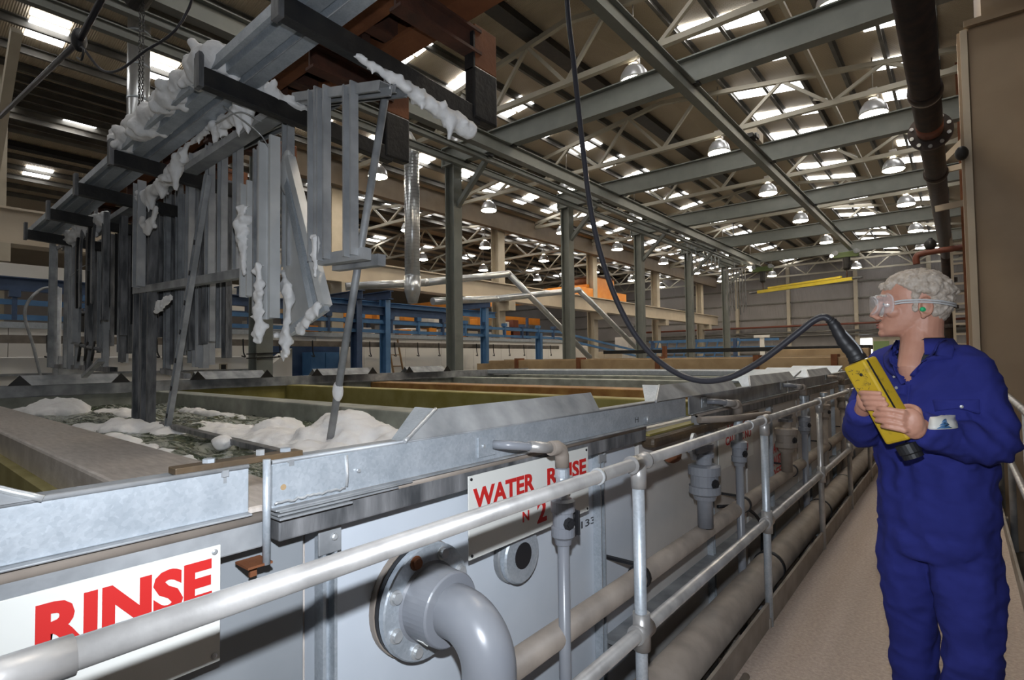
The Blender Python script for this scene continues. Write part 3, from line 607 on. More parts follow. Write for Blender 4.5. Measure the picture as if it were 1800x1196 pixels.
tag(obj('outlet_fitting', G().lathe((-1.2, 2.75, .96), (0, 1, 0), [(.04, 0), (.045, .02), (.045, .05), (.03, .06)], 14), M['rust']), 'rusty outlet fitting beneath the dark stained pipe end', 'fitting')
# ------------------------------------------------------------------ the load lifted out of the tank
ARMX = [-2.15, -2.97, -4.5, -5.45, -6.45, -7.5]
t = thing('flight_bar', 'rusty brown flight bar frame with black hooks carrying the dripping load', 'lifting frame', (-4.8, 2.4, 3.0))
ZT = lambda x: -.045 + .022 * (x + 2.97)        # the frame hangs a little lower at its far end
for y in (1.76, 2.10): obj('main_beam', G().ibeam((-1.75, y, 3.60 + ZT(-1.75)), (-8.0, y, 3.60 + ZT(-8)), .17, .32, .025), M['rust'], t)
obj('deck_plate', G().prof((-1.75, 1.93, 3.72 + ZT(-1.75)), (-8.0, 1.93, 3.72 + ZT(-8)), [(-.27, 0), (.27, 0), (.27, .02), (-.27, .02)]), M['rust'], t)
for x in (-2.6, -3.5, -4.0, -4.9, -5.9, -7.0): obj('cross_member', G().ibeam((x, 1.80, 3.54 + ZT(x)), (x, 2.07, 3.54 + ZT(x)), .09, .16, .015), M['rustdark'], t)
for x in (-2.75, -3.75, -5.3): obj('stiffener', G().box(x - .03, x + .03, 1.90, 1.96, 3.36 + ZT(x), 3.72 + ZT(x)), M['rustdark'], t)
for k, x in enumerate(ARMX):
    yb = 2.33; z = ZT(x)
    obj('top_arm', G().ibeam((x, 1.70, 3.37 + z), (x, 2.30, 3.37 + z), .09, .15, .018), M['rustdark'], t)
    obj('hanger_post', G().box(x - .035, x + .035, yb - .08, yb + .11, 3.22 + z, 3.47 + z), M['rust'], t, .004)
    obj('stained_face', G().box(x - .036, x + .036, yb - .093, yb - .08, 3.20 + z, 3.42 + z), M['blackpaint'], t)
    obj('dipped_post_end', G().box(x - .038, x + .038, yb - .093, yb + .113, 2.91 + z, 3.22 + z), M['blackpaint'], t, .012)
    obj('arm', G().beam((x, 1.10, 3.0 + z), (x, 2.30, 2.93 + z), .06, .10), M['blackpaint'], t, .004)
    obj('arm_end_plate', G().box(x - .032, x + .032, 1.075, 1.10, 2.94 + z, 3.12 + z), M['galv_dark'], t)
# hoist chains
def hoist(x, label, top, hook=True):
    t = thing('chain_hoist', label, 'hoist', (x, 1.95, 4.0))
    for dx in (-.055, .055):
        g = G(); z = 4.12; k = 0
        while z < top - .15:
            a = (1, 0) if k % 2 else (0, 1); p = V((x + dx, 1.95, z)); u = V((a[0], a[1], 0)) * .011; w = V((0, 0, .022))
            g.tube([p + u * math.cos(q) + w * math.sin(q) for q in [6.2832 * j / 8 for j in range(9)]], .0045, 5, cap=False); z += .033; k += 1
        obj('chain', g, M['chain'], t)
    obj('hook_block', G().box(x - .09, x + .09, 1.90, 2.0, 3.98, 4.14), M['rustdark'], t, .01)
    obj('hook', G().tube(bez([(x, 1.95, 3.98), (x + .03, 1.95, 3.94), (x, 1.95, 3.90), (x - .03, 1.95, 3.93)]), .014, 8), M['bolt'], t)
    obj('motor', G().lathe((x - .25, 1.95, top - .02), (1, 0, 0), [(.12, 0), (.14, .03), (.14, .42), (.1, .5)], 20).box(x - .1, x + .1, 1.85, 2.05, top + .05, top + .22), M['blackpaint'], t)
hoist(-6.95, 'chain hoist with two long chains and a dark red hook block, upper left', 5.7)
hoist(-3.15, 'chain hoist above the load, out over the top edge', 5.7)
# galvanised decking sheet lying on the arms
t = thing('decking_profile', 'long galvanised ribbed decking profile lying along the ends of the black arms', 'profile', (-4.5, 1.2, 3.05))
dp = [(x * .76, y) for x, y in [(-.17, .02), (-.17, .055), (-.155, .055), (-.15, .0), (-.06, .0), (-.045, .03), (-.02, .03), (-.005, 0), (.085, 0), (.10, .03), (.125, .03), (.14, 0), (.165, 0), (.165, .05), (.17, .05), (.17, -.004), (.138, -.004), (.123, .026), (.102, .026), (.087, -.004), (-.007, -.004), (-.022, .026), (-.043, .026), (-.058, -.004), (-.165, -.004)]]
obj('sheet', G().prof((-7.75, 1.27, 3.06 + ZT(-7.75)), (-1.0, 1.27, 3.06 + ZT(-1)), dp), M['galv'], t)
obj('seam', G().tube([(-7.7, 1.31, 3.05 + ZT(-7.7)), (-1.0, 1.31, 3.05 + ZT(-1))], .004, 6), M['galv_dull'], t)
t = thing('decking_profile', 'second narrower galvanised channel lying on the arms behind the first profile', 'profile', (-4.5, 1.5, 3.02))
obj('sheet', G().chan((-7.2, 1.58, 3.0 + ZT(-7.2)), (-3.0, 1.58, 3.0 + ZT(-3)), .10, .05), M['galv_dull'], t)
# stud frames hanging below the arms
def studframe(y, xs, head, foot, label, w=.075, m='load'):
    t = thing('stud_frame', label, 'metal frame', (xs[0], y, foot[0][1]), 'galvanised stud frames hung from the arms')
    at = lambda r, x: r[0][1] + (r[1][1] - r[0][1]) * (x - r[0][0]) / (r[1][0] - r[0][0])
    for dy, dz, mm in ((0, 0, m), (.10, .03, 'galv_dull')): obj('head_rail', G().chan((head[0][0], y + dy, head[0][1] + dz), (head[1][0], y + dy, head[1][1] + dz), .08, .05, up=(0, 0, -1)), M[mm], t)
    for dy, dz in ((0, 0), (-.09 if y > 1.65 else .09, -.02)): obj('foot_rail', G().beam((foot[0][0], y + dy, foot[0][1] + dz), (foot[1][0], y + dy, foot[1][1] + dz), .05, .06), M['galv_dull' if dy else 'load'], t)
    for x in xs: obj('stud', G().chan((x, y - .02, at(foot, x) - .01), (x, y - .02, at(head, x)), w, .045, up=(0, -1, 0)), M[m], t)
    return t
studframe(1.70, [-4.68, -4.30, -4.08, -3.83, -3.14], ((-5.3, 3.18), (-2.86, 3.05)), ((-5.82, 2.17), (-3.35, 2.08)), 'longer galvanised stud frame at the middle of the load, with slanting foot rail')
studframe(1.62, [-2.70, -2.61, -2.36], ((-2.95, 3.05), (-2.12, 2.84)), ((-2.70, 2.04), (-2.28, 2.02)), 'shorter galvanised stud frame hanging at the right end of the load')
obj_b = bpy.data.objects
def ice(pts, label, seed, voxel=.013, amp=.012, drips=0, flat=.8):
    g = G(); rn = random.Random(seed * 31); P = [V((p[0], p[1], p[2] + (ZT(p[0]) if p[2] > 2.75 else 0))) for p in pts]; S = [p[3] * 1.15 for p in pts]
    for i, (p, s) in enumerate(zip(P, S)):
        g.ball(p, (s, s * flat, s * 1.05), nu=10, nv=8)
        if i + 1 < len(P) and (P[i + 1] - p).length < .3:
            for q in (.25, .5, .75): r = (s + (S[i + 1] - s) * q) * .95; g.ball(p.lerp(P[i + 1], q), (r, r * flat, r), nu=10, nv=8)
        for k in range(8): g.ball(p + V((rn.uniform(-1.3, 1.3) * s, rn.uniform(-1.1, 1.1) * s * flat, rn.uniform(-.8, .9) * s)), s * rn.uniform(.22, .5), nu=8, nv=6)
        if drips and rn.random() < drips:
            q = p + V((rn.uniform(-s, s) * .7, 0, -s * .4)); l = rn.uniform(1.0, 2.6) * s; g.tube([q, q - V((0, 0, l * .5)), q - V((rn.uniform(-.3, .3) * s, 0, l))], [s * .75, s * .4, s * .12], 9)
    o = remesh('foam_clump', g, voxel, M['ice'], None, 3)
    puff(o, lambda p: amp * noise.fractal((p.x * 12 + seed, p.y * 12, p.z * 12), .9, 2.1, 4))
    # one coherent clump: keep the largest connected piece
    bm = bmesh.new(); bm.from_mesh(o.data); seen = set(); best = []
    for v in bm.verts:
        if v in seen: continue
        st = [v]; comp = []; seen.add(v)
        while st:
            w = st.pop(); comp.append(w)
            for e in w.link_edges:
                x = e.other_vert(w)
                if x not in seen: seen.add(x); st.append(x)
        if len(comp) > len(best): best = comp
    bs = set(best); bmesh.ops.delete(bm, geom=[v for v in bm.verts if v not in bs], context='VERTS'); bm.to_mesh(o.data); bm.free()
    tag(o, label, 'foam', 'foam clinging to the load'); return o
rn = random.Random(11)
ice([(-2.96 - .085 * k, 1.165 + rn.uniform(-.015, .015), 3.12 + rn.uniform(-.01, .03), .058 + .02 * math.sin(k * 1.1) + rn.uniform(-.008, .012)) for k in range(20)], 'long bank of foam lying along the left edge of the decking profile', 1, flat=1.0)
ice([(-3.08 - .06 * k, 1.40 + .015 * math.sin(k * 2), 3.02 - .03 * (k % 2), .038 + .014 * (k in (1, 2, 3, 4))) for k in range(9)] + [(-3.62 - .1 * k, 1.40, 3.035, .020) for k in range(5)] + [(-4.08 - .06 * k, 1.40, 2.99 - .02 * k, .040 + .012 * (k > 1)) for k in range(5)], 'ragged foam hanging from the right edge of the decking profile', 2, drips=.5, flat=.6)
ice([(-2.97, 1.42 + .04 * k, 3.055 - .004 * k + .012 * math.sin(k), .032 + .008 * math.sin(k * 1.7)) for k in range(10)], 'foam crest draped over the black arm next to the stud frames', 3, drips=.5)
ice([(-2.13, 1.45 + .05 * k, 2.935 - .006 * k - .0012 * k * (k > 8), .014 + .0022 * k) for k in range(16)], 'foam tongue hanging below the black arm nearest the camera', 4, drips=.35, flat=.7)
ice([(-4.5 - .06 * k, 1.5, 3.03 - .012 * k, .042) for k in range(5)] + [(-4.82 - .09 * k, 1.5, 2.97, .05) for k in range(6)], 'foam clump on the arm over the bunched dark profiles', 5, drips=.5)
ice([(-6.9 + .12 * k, 1.47, 3.02 + .03 * math.sin(k), .060) for k in range(6)] + [(-7.02 - .1 * k, 1.45, 3.0, .06) for k in range(5)], 'foam bank over the heads of the far left hanging profiles', 6, drips=.4)
ice([(-5.12, 1.46, 2.64, .035), (-5.05, 1.46, 2.58, .045), (-4.98, 1.46, 2.56, .05), (-4.9, 1.46, 2.60, .045), (-4.84, 1.46, 2.68, .03), (-4.82, 1.46, 2.76, .02)], 'foam web stretched between two hanging profiles at mid height', 7, flat=.4)
ice([(-4.87, 1.5, 1.93, .040), (-4.78, 1.5, 1.94, .036), (-4.69, 1.5, 1.97, .030), (-4.6, 1.5, 1.98, .022)], 'small foam bridge low between the hanging profiles', 8, flat=.4)
ice([(-3.31, 1.46, 2.40, .035), (-3.34, 1.46, 2.32, .052), (-3.33, 1.46, 2.24, .046), (-3.30, 1.46, 2.16, .03), (-3.28, 1.46, 2.02, .018)], 'foam lump on the left of the folded sheet channels', 9, flat=.5)
ice([(-3.05, 1.44, 2.02 - .04 * k, .030 + .006 * (k > 6)) for k in range(11)], 'foam run down the middle of the folded sheet channels', 10, flat=.5, drips=.2)
ice([(-3.0, 1.56, 2.0, .022), (-2.98, 1.56, 1.93, .035), (-2.95, 1.56, 1.87, .042), (-2.95, 1.56, 1.79, .03), (-2.97, 1.56, 1.70, .025), (-2.99, 1.56, 1.62, .04), (-2.98, 1.56, 1.54, .03)], 'foam clinging to the big folded sheet and dripping from its corner', 12, flat=.5, drips=.3)
ice([(-2.86 + .04 * k, 1.57, 1.655 + .025 * k, .024) for k in range(6)], 'foam fringe along the lower edge of the big folded sheet', 13, flat=.6, drips=.6)
ice([(-2.66, 1.56, 2.14, .024), (-2.66, 1.56, 2.09, .022), (-2.66, 1.56, 2.04, .018), (-2.66, 1.56, 1.99, .013), (-2.66, 1.56, 1.94, .009)], 'thin foam icicle dripping from the right hand stud', 14, .008, .004)
# folded sheet channels
def hang(name, label, x, y, z0, z1, w, d, m, tilt=0, cat='profile', group=None, foot=False):
    t = thing(name, label, cat, (x, y, z0), group)
    obj('section', G().chan((x - tilt, y, z0), (x, y, z1), w, d, up=(0, -1, 0)), M[m], t)
    return t
hang('sheet_channel', 'pale narrow channel at the left of the folded sheets', -3.32, 1.52, 1.88, 2.58, .10, .05, 'sheet')
hang('sheet_channel', 'dark edged channel between the pale folded sheets', -3.19, 1.54, 1.77, 2.76, .07, .06, 'galv_dull')
hang('sheet_channel', 'tall pale folded channel in front, foam running down its lower half', -3.04, 1.52, 1.73, 2.77, .15, .06, 'sheet')
t = thing('folded_sheet', 'widest pale folded sheet, hanging askew at the right of the sheet channels', 'sheet', (-2.95, 1.65, 1.7))
A = [(-3.22, 2.72), (-3.04, 2.64), (-2.68, 1.78), (-3.10, 1.64), (-3.2, 1.7)]
obj('face', G().add([(x, 1.66 - .02 * (i in (1, 2)), z) for i, (x, z) in enumerate(A)] + [(x, 1.672 - .02 * (i in (1, 2)), z) for i, (x, z) in enumerate(A)], [(0, 1, 2, 3, 4), (9, 8, 7, 6, 5)] + [(i, (i + 1) % 5, 5 + (i + 1) % 5, 5 + i) for i in range(5)]), M['sheet'], t)
obj('folded_edge', G().beam((-3.05, 1.62, 2.70), (-2.655, 1.62, 1.78), .05, .05), M['sheet'], t)
obj('folded_edge', G().beam((-3.10, 1.61, 2.66), (-2.76, 1.61, 1.76), .025, .05), M['galv'], t)
obj('folded_edge', G().beam((-2.65, 1.62, 1.78), (-3.10, 1.62, 1.64), .03, .05), M['galv'], t)
obj('curled_top', G().ball((-3.08, 1.62, 2.62), (.07, .03, .14), nu=12, nv=8), M['sheet'], t)
t = thing('small_plate', 'small pale plate hung on a wire at the left of the folded sheets', 'plate', (-3.2, 1.5, 1.8))
obj('plate', G().obox((-3.19, 1.5, 1.835), (.065, 0, -.008), (0, .003, 0), (.005, 0, .062)), M['sheet'], t)
obj('wire', G().tube([(-3.2, 1.5, 1.9), (-3.17, 1.5, 2.15), (-3.19, 1.5, 2.5)], .003, 6), M['bolt'], t)
# bundle of dark and grey profiles
rn = random.Random(5)
lab = []
xs = [-8.45, -8.05, -7.8, -7.62, -7.5, -7.36, -7.25, -7.12, -7.0, -6.9, -6.78, -6.66, -6.55, -6.44, -6.33, -6.22, -6.1]
bottoms = [1.45, 1.43, 1.46, 1.95, 1.44, 1.72, 1.40, 1.85, 1.68, 1.42, 1.66, 2.02, 1.60, 2.04, 1.50, 1.9, 1.75]
mm = ['galv_dull', 'load', 'galv_dark', 'load', 'galv_dull', 'load', 'galv_dark', 'load', 'galv_dark', 'load', 'galv_dark', 'galv_dark', 'galv_dull', 'blackpaint', 'galv_dark', 'galv_dark', 'galv_dark']
for q in range(16):
    pass
tone = {'load': 'plain grey', 'galv_dull': 'dull grey', 'galv': 'bright grey', 'galv_dark': 'dark stained', 'blackpaint': 'blackened'}
for k, x in enumerate(xs):
    y = 1.5 + .22 * ((k * 7) % 5) / 4
    hang('hanging_profile', f'{tone[mm[k]]} hanging profile, {ORD[k]} from the left in the front row of the far bunch', x, y, bottoms[k], 2.98 + rn.uniform(-.06, .02), .055 + rn.uniform(0, .04), .05, mm[k], rn.uniform(-.03, .03), group='profiles hanging in the far left bunch')
t = thing('stud_frame', 'dull grey stud frame at the far left of the load, closed by a foot rail', 'metal frame', (-8.5, 1.62, 1.42))
obj('foot_rail', G().chan((-8.9, 1.62, 1.44), (-6.5, 1.62, 1.40), .07, .05), M['galv_dark'], t)
for x in (-8.88, -8.25, -7.7): obj('stud', G().chan((x, 1.6, 1.44), (x, 1.6, 3.0), .06, .045, up=(0, -1, 0)), M['galv_dull'], t)
obj('head_rail', G().chan((-8.9, 1.62, 3.0), (-6.4, 1.62, 2.98), .07, .05, up=(0, 0, -1)), M['galv_dark'], t)
for k in range(18):
    x = -8.3 + .145 * k + rn.uniform(-.03, .03); m_ = ['galv_dark', 'blackpaint', 'galv_dull', 'galv_dark', 'load'][(k * 3) % 5]
    hang('hanging_profile', f'{tone[m_]} hanging profile, {ORD[k]} from the left in the rear row of the far bunch', x, 1.84 + .03 * (k % 3), rn.uniform(1.45, 1.9), 2.96, .07 + rn.uniform(0, .04), .05, m_, rn.uniform(-.03, .03), group='rear row of the far left bunch')
# curved blackened strips
for k, (x, w) in enumerate(((-7.05, .05), (-6.9, .05), (-6.62, .06), (-6.45, .05))):
    t = thing('curved_strip', f'blackened curved strip sagging in the dark bunch, {ORD[k]} from the left', 'strip', (x, 1.5, 2.1), 'curved strips in the dark bunch')
    pts = bez([(x, 1.45, 3.0), (x + .04, 1.42, 2.7), (x + .03, 1.42, 2.4), (x - .10, 1.45, 2.08)], 5)
    g = G()
    for a, b in zip(pts[:-1], pts[1:]): g.beam(a, b, w, .02, (0, -1, 0))
    obj('strip', g, M['galv_dark' if k % 2 else 'blackpaint'], t)
hang('hanging_profile', 'bright grey stud hanging in front at the left of the middle bunch', -5.24, 1.5, 2.12, 3.0, .13, .06, 'load')
t = thing('dark_column_profile', 'thick dark double profile reaching down into the churning water', 'profile', (-5.95, 1.7, .9))
for dx, w in ((-.12, .2), (.10, .17)): obj('section', G().chan((-5.60 + dx, 1.66, .93), (-5.60 + dx, 1.66, 2.9), w, .07, up=(0, -1, 0)), M['galv_dark'], t)
t = thing('cross_clamp', 'small rusty clamp bar across the bunched profiles at mid height', 'clamp', (-6.5, 1.45, 1.6))
obj('bar', G().tube([(-7.1, 1.44, 1.69), (-6.2, 1.44, 1.62)], .018, 8), M['galv_dark'], t)
for x in (-6.9, -6.65, -6.4): obj('clip', G().tube(bez([(x, 1.44, 1.70), (x + .04, 1.42, 1.60), (x, 1.42, 1.52), (x - .03, 1.44, 1.6)]), .012, 7), M['blackpaint'], t)
t = thing('angle_offcut', 'short angle lying askew low in the bunch beside the thick dark profile', 'offcut', (-6.5, 1.45, 1.5)); obj('bar', G().beam((-6.8, 1.45, 1.36), (-6.2, 1.45, 1.52), .05, .03), M['galv_dull'], t)
xs = [-5.12, -5.02, -4.93, -4.86, -4.78, -4.70, -4.62, -4.55, -4.47, -4.38, -4.30]
bt = [1.43, 1.47, 1.55, 1.42, 1.62, 1.48, 1.58, 1.45, 1.44, 1.62, 1.64]
tp = [2.95, 2.9, 2.88, 2.93, 2.86, 2.9, 2.84, 2.84, 2.86, 2.8, 2.82]
mm = ['galv_dull', 'galv_dark', 'load', 'galv_dull', 'load', 'galv_dull', 'galv_dark', 'load', 'load', 'galv_dark', 'galv_dull']
for k, x in enumerate(xs):
    hang('hanging_profile', f'{tone[mm[k]]} hanging profile, {ORD[k]} from the left in the front row of the middle bunch', x * 1.114, 1.85 + .03 * (k % 3), 1.48 + (bt[k] - 1.48) * 1.114, 1.48 + (tp[k] - 1.48) * 1.114,   .075 + .014 * (k % 3), .045, mm[k], .02 * ((k % 3) - 1), group='profiles hanging in the middle bunch')
for k in range(9):
    x = -5.75 + .11 * k; m_ = ['galv_dark', 'load', 'galv_dark', 'galv_dull'][k % 4]
    hang('hanging_profile', f'{tone[m_]} hanging profile, {ORD[k]} from the left in the rear row of the middle bunch', x, 2.04, rn.uniform(1.42, 1.72), 3.06, .09, .05, m_, rn.uniform(-.02, .02), group='rear row of the middle bunch')
t = thing('foot_bar', 'dark bar closing the bottom of the middle bunch of profiles', 'bar', (-4.9, 1.62, 1.4)); obj('bar', G().beam((-5.12, 1.62, 1.42), (-4.6, 1.62, 1.38), .05, .04), M['galv_dark'], t)
t = thing('dipping_angle', 'slotted angle bar leaning into the water, its foot bar lying on the surface', 'angle bar', (-4.6, 1.55, 1.0))
obj('leaning_bar', G().chan((-4.66, 1.52, .96), (-3.93, 1.52, 2.77), .055, .035, up=(0, -1, 0)), M['galv_dull'], t)
for k in range(7):
    q = V((-4.66, 1.483, .96)).lerp(V((-4.02, 1.483, 2.55)), .08 + k * .13)
    obj('slot', G().obox(q, (.008, 0, -.003), (0, .003, 0), (.006, 0, .016)), M['black'], t)
obj('foot_bar', G().beam((-4.95, 1.55, 1.0), (-2.66, 1.40, 1.01), .05, .03), M['galv_dark'], t)
t = thing('leaning_tube', 'slim grey tube slanting from the load down into the foam', 'tube', (-2.84, 1.75, .97))
obj('tube', G().tube([(-2.85, 1.75, .94), (-2.27, 1.75, 2.98)], .021, 14), M['galv_dull'], t)
obj('foam_cuff', G().ball((-2.745, 1.75, 1.31), (.034, .03, .06), nu=12, nv=8), M['ice'], t)
for k, (a, b, c) in enumerate((((-3.2, 1.3, 2.95), (-3.0, 1.4, 2.78), (-3.05, 1.5, 2.72)), ((-3.3, 1.3, 2.88), (-3.1, 1.35, 2.9), (-2.95, 1.4, 2.82)), ((-7.3, 1.42, 2.42), (-6.9, 1.42, 2.46), (-6.6, 1.42, 2.47)))):
    tag(obj('tie_wire', G().tube(bez([a, b, c]), .0035, 6), M['bolt']), ['tie wire slanting down to the tall pale folded channel', 'curled tie wire end below the decking profile', 'tie wire stretched across the far left bunch'][k], 'wire')
# the controller's cable hanging from the roof
CT = V((-.266, 2.2, 1.452)); CB = V((-.153, 2.2, 1.203))
cabp = bez([(-1.47, 2.2, 7.2), (-1.47, 2.2, 5.5), (-1.46, 2.2, 3.9), (-1.44, 2.2, 3.25), (-1.41, 2.2, 2.95), (-1.37, 2.2, 2.55), (-1.32, 2.2, 2.15), (-1.24, 2.2, 1.85), (-1.14, 2.2, 1.63), (-1.02, 2.2, 1.48), (-.87, 2.2, 1.392), (-.73, 2.2, 1.39), (-.60, 2.2, 1.452), (-.46, 2.2, 1.56), (-.405, 2.2, 1.605), (-.37, 2.2, 1.617), (-.345, 2.2, 1.60)], 6)
tag(obj('pendant_cable', G().tube(cabp, .0125, 12), M['cable']), 'thick black cable hanging from the roof and looping down to the yellow controller', 'cable')
# ------------------------------------------------------------------ overhead steel: crane beams, runways, columns
for i in range(5):
    y = 8.45 + 4.57 * i
    if i < 4 or 1:
        t = thing('cross_beam', f'grey green cross beam under the roof, {ORD[i]} away from the camera', 'beam', (-4, y, 5.85), 'grey cross beams')
        obj('beam', G().ibeam((-8.9, y, 6.07), (1.6, y, 6.07), .19, .44, .025), M['beam'], t)
        obj('end_plate', G().box(-8.93, -8.9, y - .1, y + .1, 5.83, 6.3), M['beam'], t)
    t = thing('support_column', f'grey green steel column carrying a cross beam, {ORD[i]} away from the camera', 'column', (-8.65, y, FZ), 'grey columns beyond the tanks')
    obj('column', G().ibeam((-8.65, y, FZ), (-8.65, y, 5.82), .25, .28, .03, (1, .0, 0)), M['beam'], t)
    obj('cap_plate', G().box(-8.85, -8.45, y - .18, y + .18, 5.82, 5.85), M['beam'], t)
    obj('knee_brace', G().beam((-8.55, y + .02, 4.9), (-7.55, y + .02, 5.86), .10, .10), M['beam'], t)
for k, (x, z, nm, w, h, y0, y1) in enumerate(((-3.15, 5.72, 'nearest the walkway', .14, .26, -1, 24.8), (-6.95, 5.72, 'over the middle of the tanks', .16, .28, -1, 26.4), (-8.25, 5.78, 'thinnest, beside the grey columns', .10, .14, -1, 27), (-7.6, 5.75, 'second thinnest, hung just inside the columns', .10, .12, -1, 26))):
    t = thing('runway_rail', f'grey overhead runway rail {nm}', 'runway rail', (x, 0, z), 'overhead runway rails')
    obj('rail', G().ibeam((x, y0, z), (x, y1, z), w, h, .018), M['beam'], t)
    for i in range(5):
        y = 8.45 + 4.57 * i
        if y < y1: obj('clamp', G().box(x - .11, x + .11, y - .06, y + .06, z + h / 2 - .03, 5.87), M['blackpaint'], t)
t = thing('junction_box', 'pale box fixed on the runway rail nearest the walkway', 'box', (-3.1, 11.5, 5.9)); obj('box', G().box(-3.25, -3.0, 11.45, 11.9, 5.88, 6.1), M['cream'], t, .01)
t = thing('trolley_clamp', 'black clamp cluster on the runway rail by the pale box', 'clamp', (-3.1, 11.3, 5.85)); obj('body', G().box(-3.28, -3.02, 11.2, 11.5, 5.84, 5.92).lathe((-3.0, 11.3, 5.88), (1, 0, 0), [(.05, 0), (.05, .04)], 10).lathe((-3.0, 11.42, 5.88), (1, 0, 0), [(.05, 0), (.05, .04)], 10), M['blackpaint'], t)
# trolleys and yellow lifting beam at the far end
def trolley(x, y, zb, label):
    t = thing('trolley_hoist', label, 'hoist', (x, y, zb))
    obj('carriage', G().box(x - .42, x + .42, y - .12, y + .12, zb - .12, zb + .10), mat('green_machinery', (.10, .14, .05), .5) if 'green_machinery' not in bpy.data.materials else bpy.data.materials['green_machinery'], t, .02)
    for s in (-.35, .35): obj('wheel', G().lathe((x + s, y - .15, zb + .08), (0, 1, 0), [(.10, 0), (.10, .3)], 14), M['galv_dull'], t)
    obj('drum', G().lathe((x, y, zb - .12), (0, 0, -1), [(.13, 0), (.13, .42), (.08, .5)], 14), M['blackpaint'], t)
    obj('warning_lamp', G().ball((x - .5, y - .05, zb), .06), M['lampglow'], t)
    obj('chain', G().tube([(x, y, zb - .6), (x, y, 4.48)], .02, 6), M['rustdark'], t)
trolley(-3.3, 24.6, 5.42, 'green trolley hoist at the far end of the runway rail nearest the walkway')
trolley(-6.75, 26.0, 5.42, 'green trolley hoist at the far end of the middle runway rail')
t = thing('lifting_beam', 'bright yellow lifting beam hung from two trolley hoists at the far end', 'lifting beam', (-5, 25, 4.4))
obj('beam', G().beam((-7.0, 26.1, 4.40), (-3.1, 24.5, 4.44), .12, .13), M['yellow'], t)
obj('stiffening_bar', G().beam((-6.5, 25.9, 4.52), (-3.5, 24.66, 4.56), .10, .08), M['yellow'], t)
obj('spigot', G().tube([(-7.4, 26.26, 4.39), (-2.75, 24.36, 4.45)], .045, 8), M['galv_dark'], t)
t = thing('strap_rack', 'rack of long dark slings hanging at the far end left of the yellow beam', 'rack', (-8, 26, 5.5))
obj('rack_bar', G().beam((-8.6, 26.4, 5.62), (-7.35, 25.7, 5.55), .07, .07), M['galv_dull'], t)
for k in range(8): obj('sling', G().beam((-8.5 + .15 * k, 26.35 - .085 * k, 5.6), (-8.5 + .15 * k + .02, 26.35 - .085 * k, 3.7 - .1 * ((k * 3) % 4)), .045, .03), M['galv_dark'], t)
obj('hanger', G().tube([(-8.0, 26.05, 5.6), (-8.0, 26.05, roofz(-8.0))], .025, 6), M['galv_dull'], t)
t = thing('hook_cradle', 'pale steel cradle with white hooks under the roof above the slings', 'rack', (-8, 22, 5.9))
obj('cradle_rail', G().tube([(-8.3, 20.5, 6.1), (-8.1, 24.5, 5.9)], .05, 8), M['galv'], t)
for k in range(9): obj('hanging_hook', G().tube([(-8.25 + .02 * k, 21 + .4 * k, 6.0), (-8.25 + .02 * k, 21 + .4 * k, 5.3)], .02, 6), M['galv'], t)
# big dark pipe under the roof, with joints, and its vertical end
t = thing('overhead_pipe', 'big dark flanged pipe running overhead above the walkway', 'pipe', (-.2, 9, 4.55))
PX, PZ = -.215, 4.55
obj('pipe', G().tube([(PX, 3.0, PZ), (PX, 21.5, PZ)], .148, 26), M['pipepaint'], t)
for y in (7.9, 11.6): obj('joint_sleeve', G().tube([(PX, y - .12, PZ), (PX, y, PZ), (PX, y + .03, PZ)], [.165, .175, .165], 26), M['pipepaint'], t); obj('joint_band', G().tube([(PX, y + .03, PZ), (PX, y + .07, PZ)], .165, 26), M['kerb'], t)
f = obj('flange', G().lathe((PX, 9.35, PZ), (0, 1, 0), [(.15, -.02), (.255, 0), (.255, .06), (.15, .08)], 32), M['pipepaint'], t)
for k in range(10):
    a = k * .628 + .3; obj('flange_bolt', G().lathe((PX + .215 * math.cos(a), 9.35, PZ + .215 * math.sin(a)), (0, -1, 0), [(.025, 0), (.025, .03)], 8), M['bolt'], t)
obj('red_patch', G().tube([(PX, 8.95, PZ), (PX, 9.25, PZ)], .151, 26), M['redpipe'], t)
obj('elbow', G().tube([(PX, 21.4, PZ), (PX, 21.75, PZ - .06), (PX, 21.95, PZ - .3), (PX, 21.95, FZ)], .148, 20), M['pipepaint'], t)
for z in (3.75, 2.9, 2.3): obj('flange', G().lathe((PX, 21.95, z), (0, 0, 1), [(.24, 0), (.24, .12)], 20), M['pipepaint'], t)
t = thing('red_pipe', 'red brown pipe crossing behind the man\'s head to the tan casing', 'pipe', (0, 16, 4.7))
obj('pipe', G().tube(bez([(-.72, 16, 3.62), (-.72, 16, 3.78), (-.6, 16, 3.86), (0, 16, 3.90), (.35, 16, 3.92)]), .07, 12), M['redpipe'], t)
obj('valve', G().ball((-.45, 16, 4.05), (.12, .1, .14)).tube([(-.45, 16, 3.88), (-.45, 16, 4.2)], .05, 8), M['blackpaint'], t)
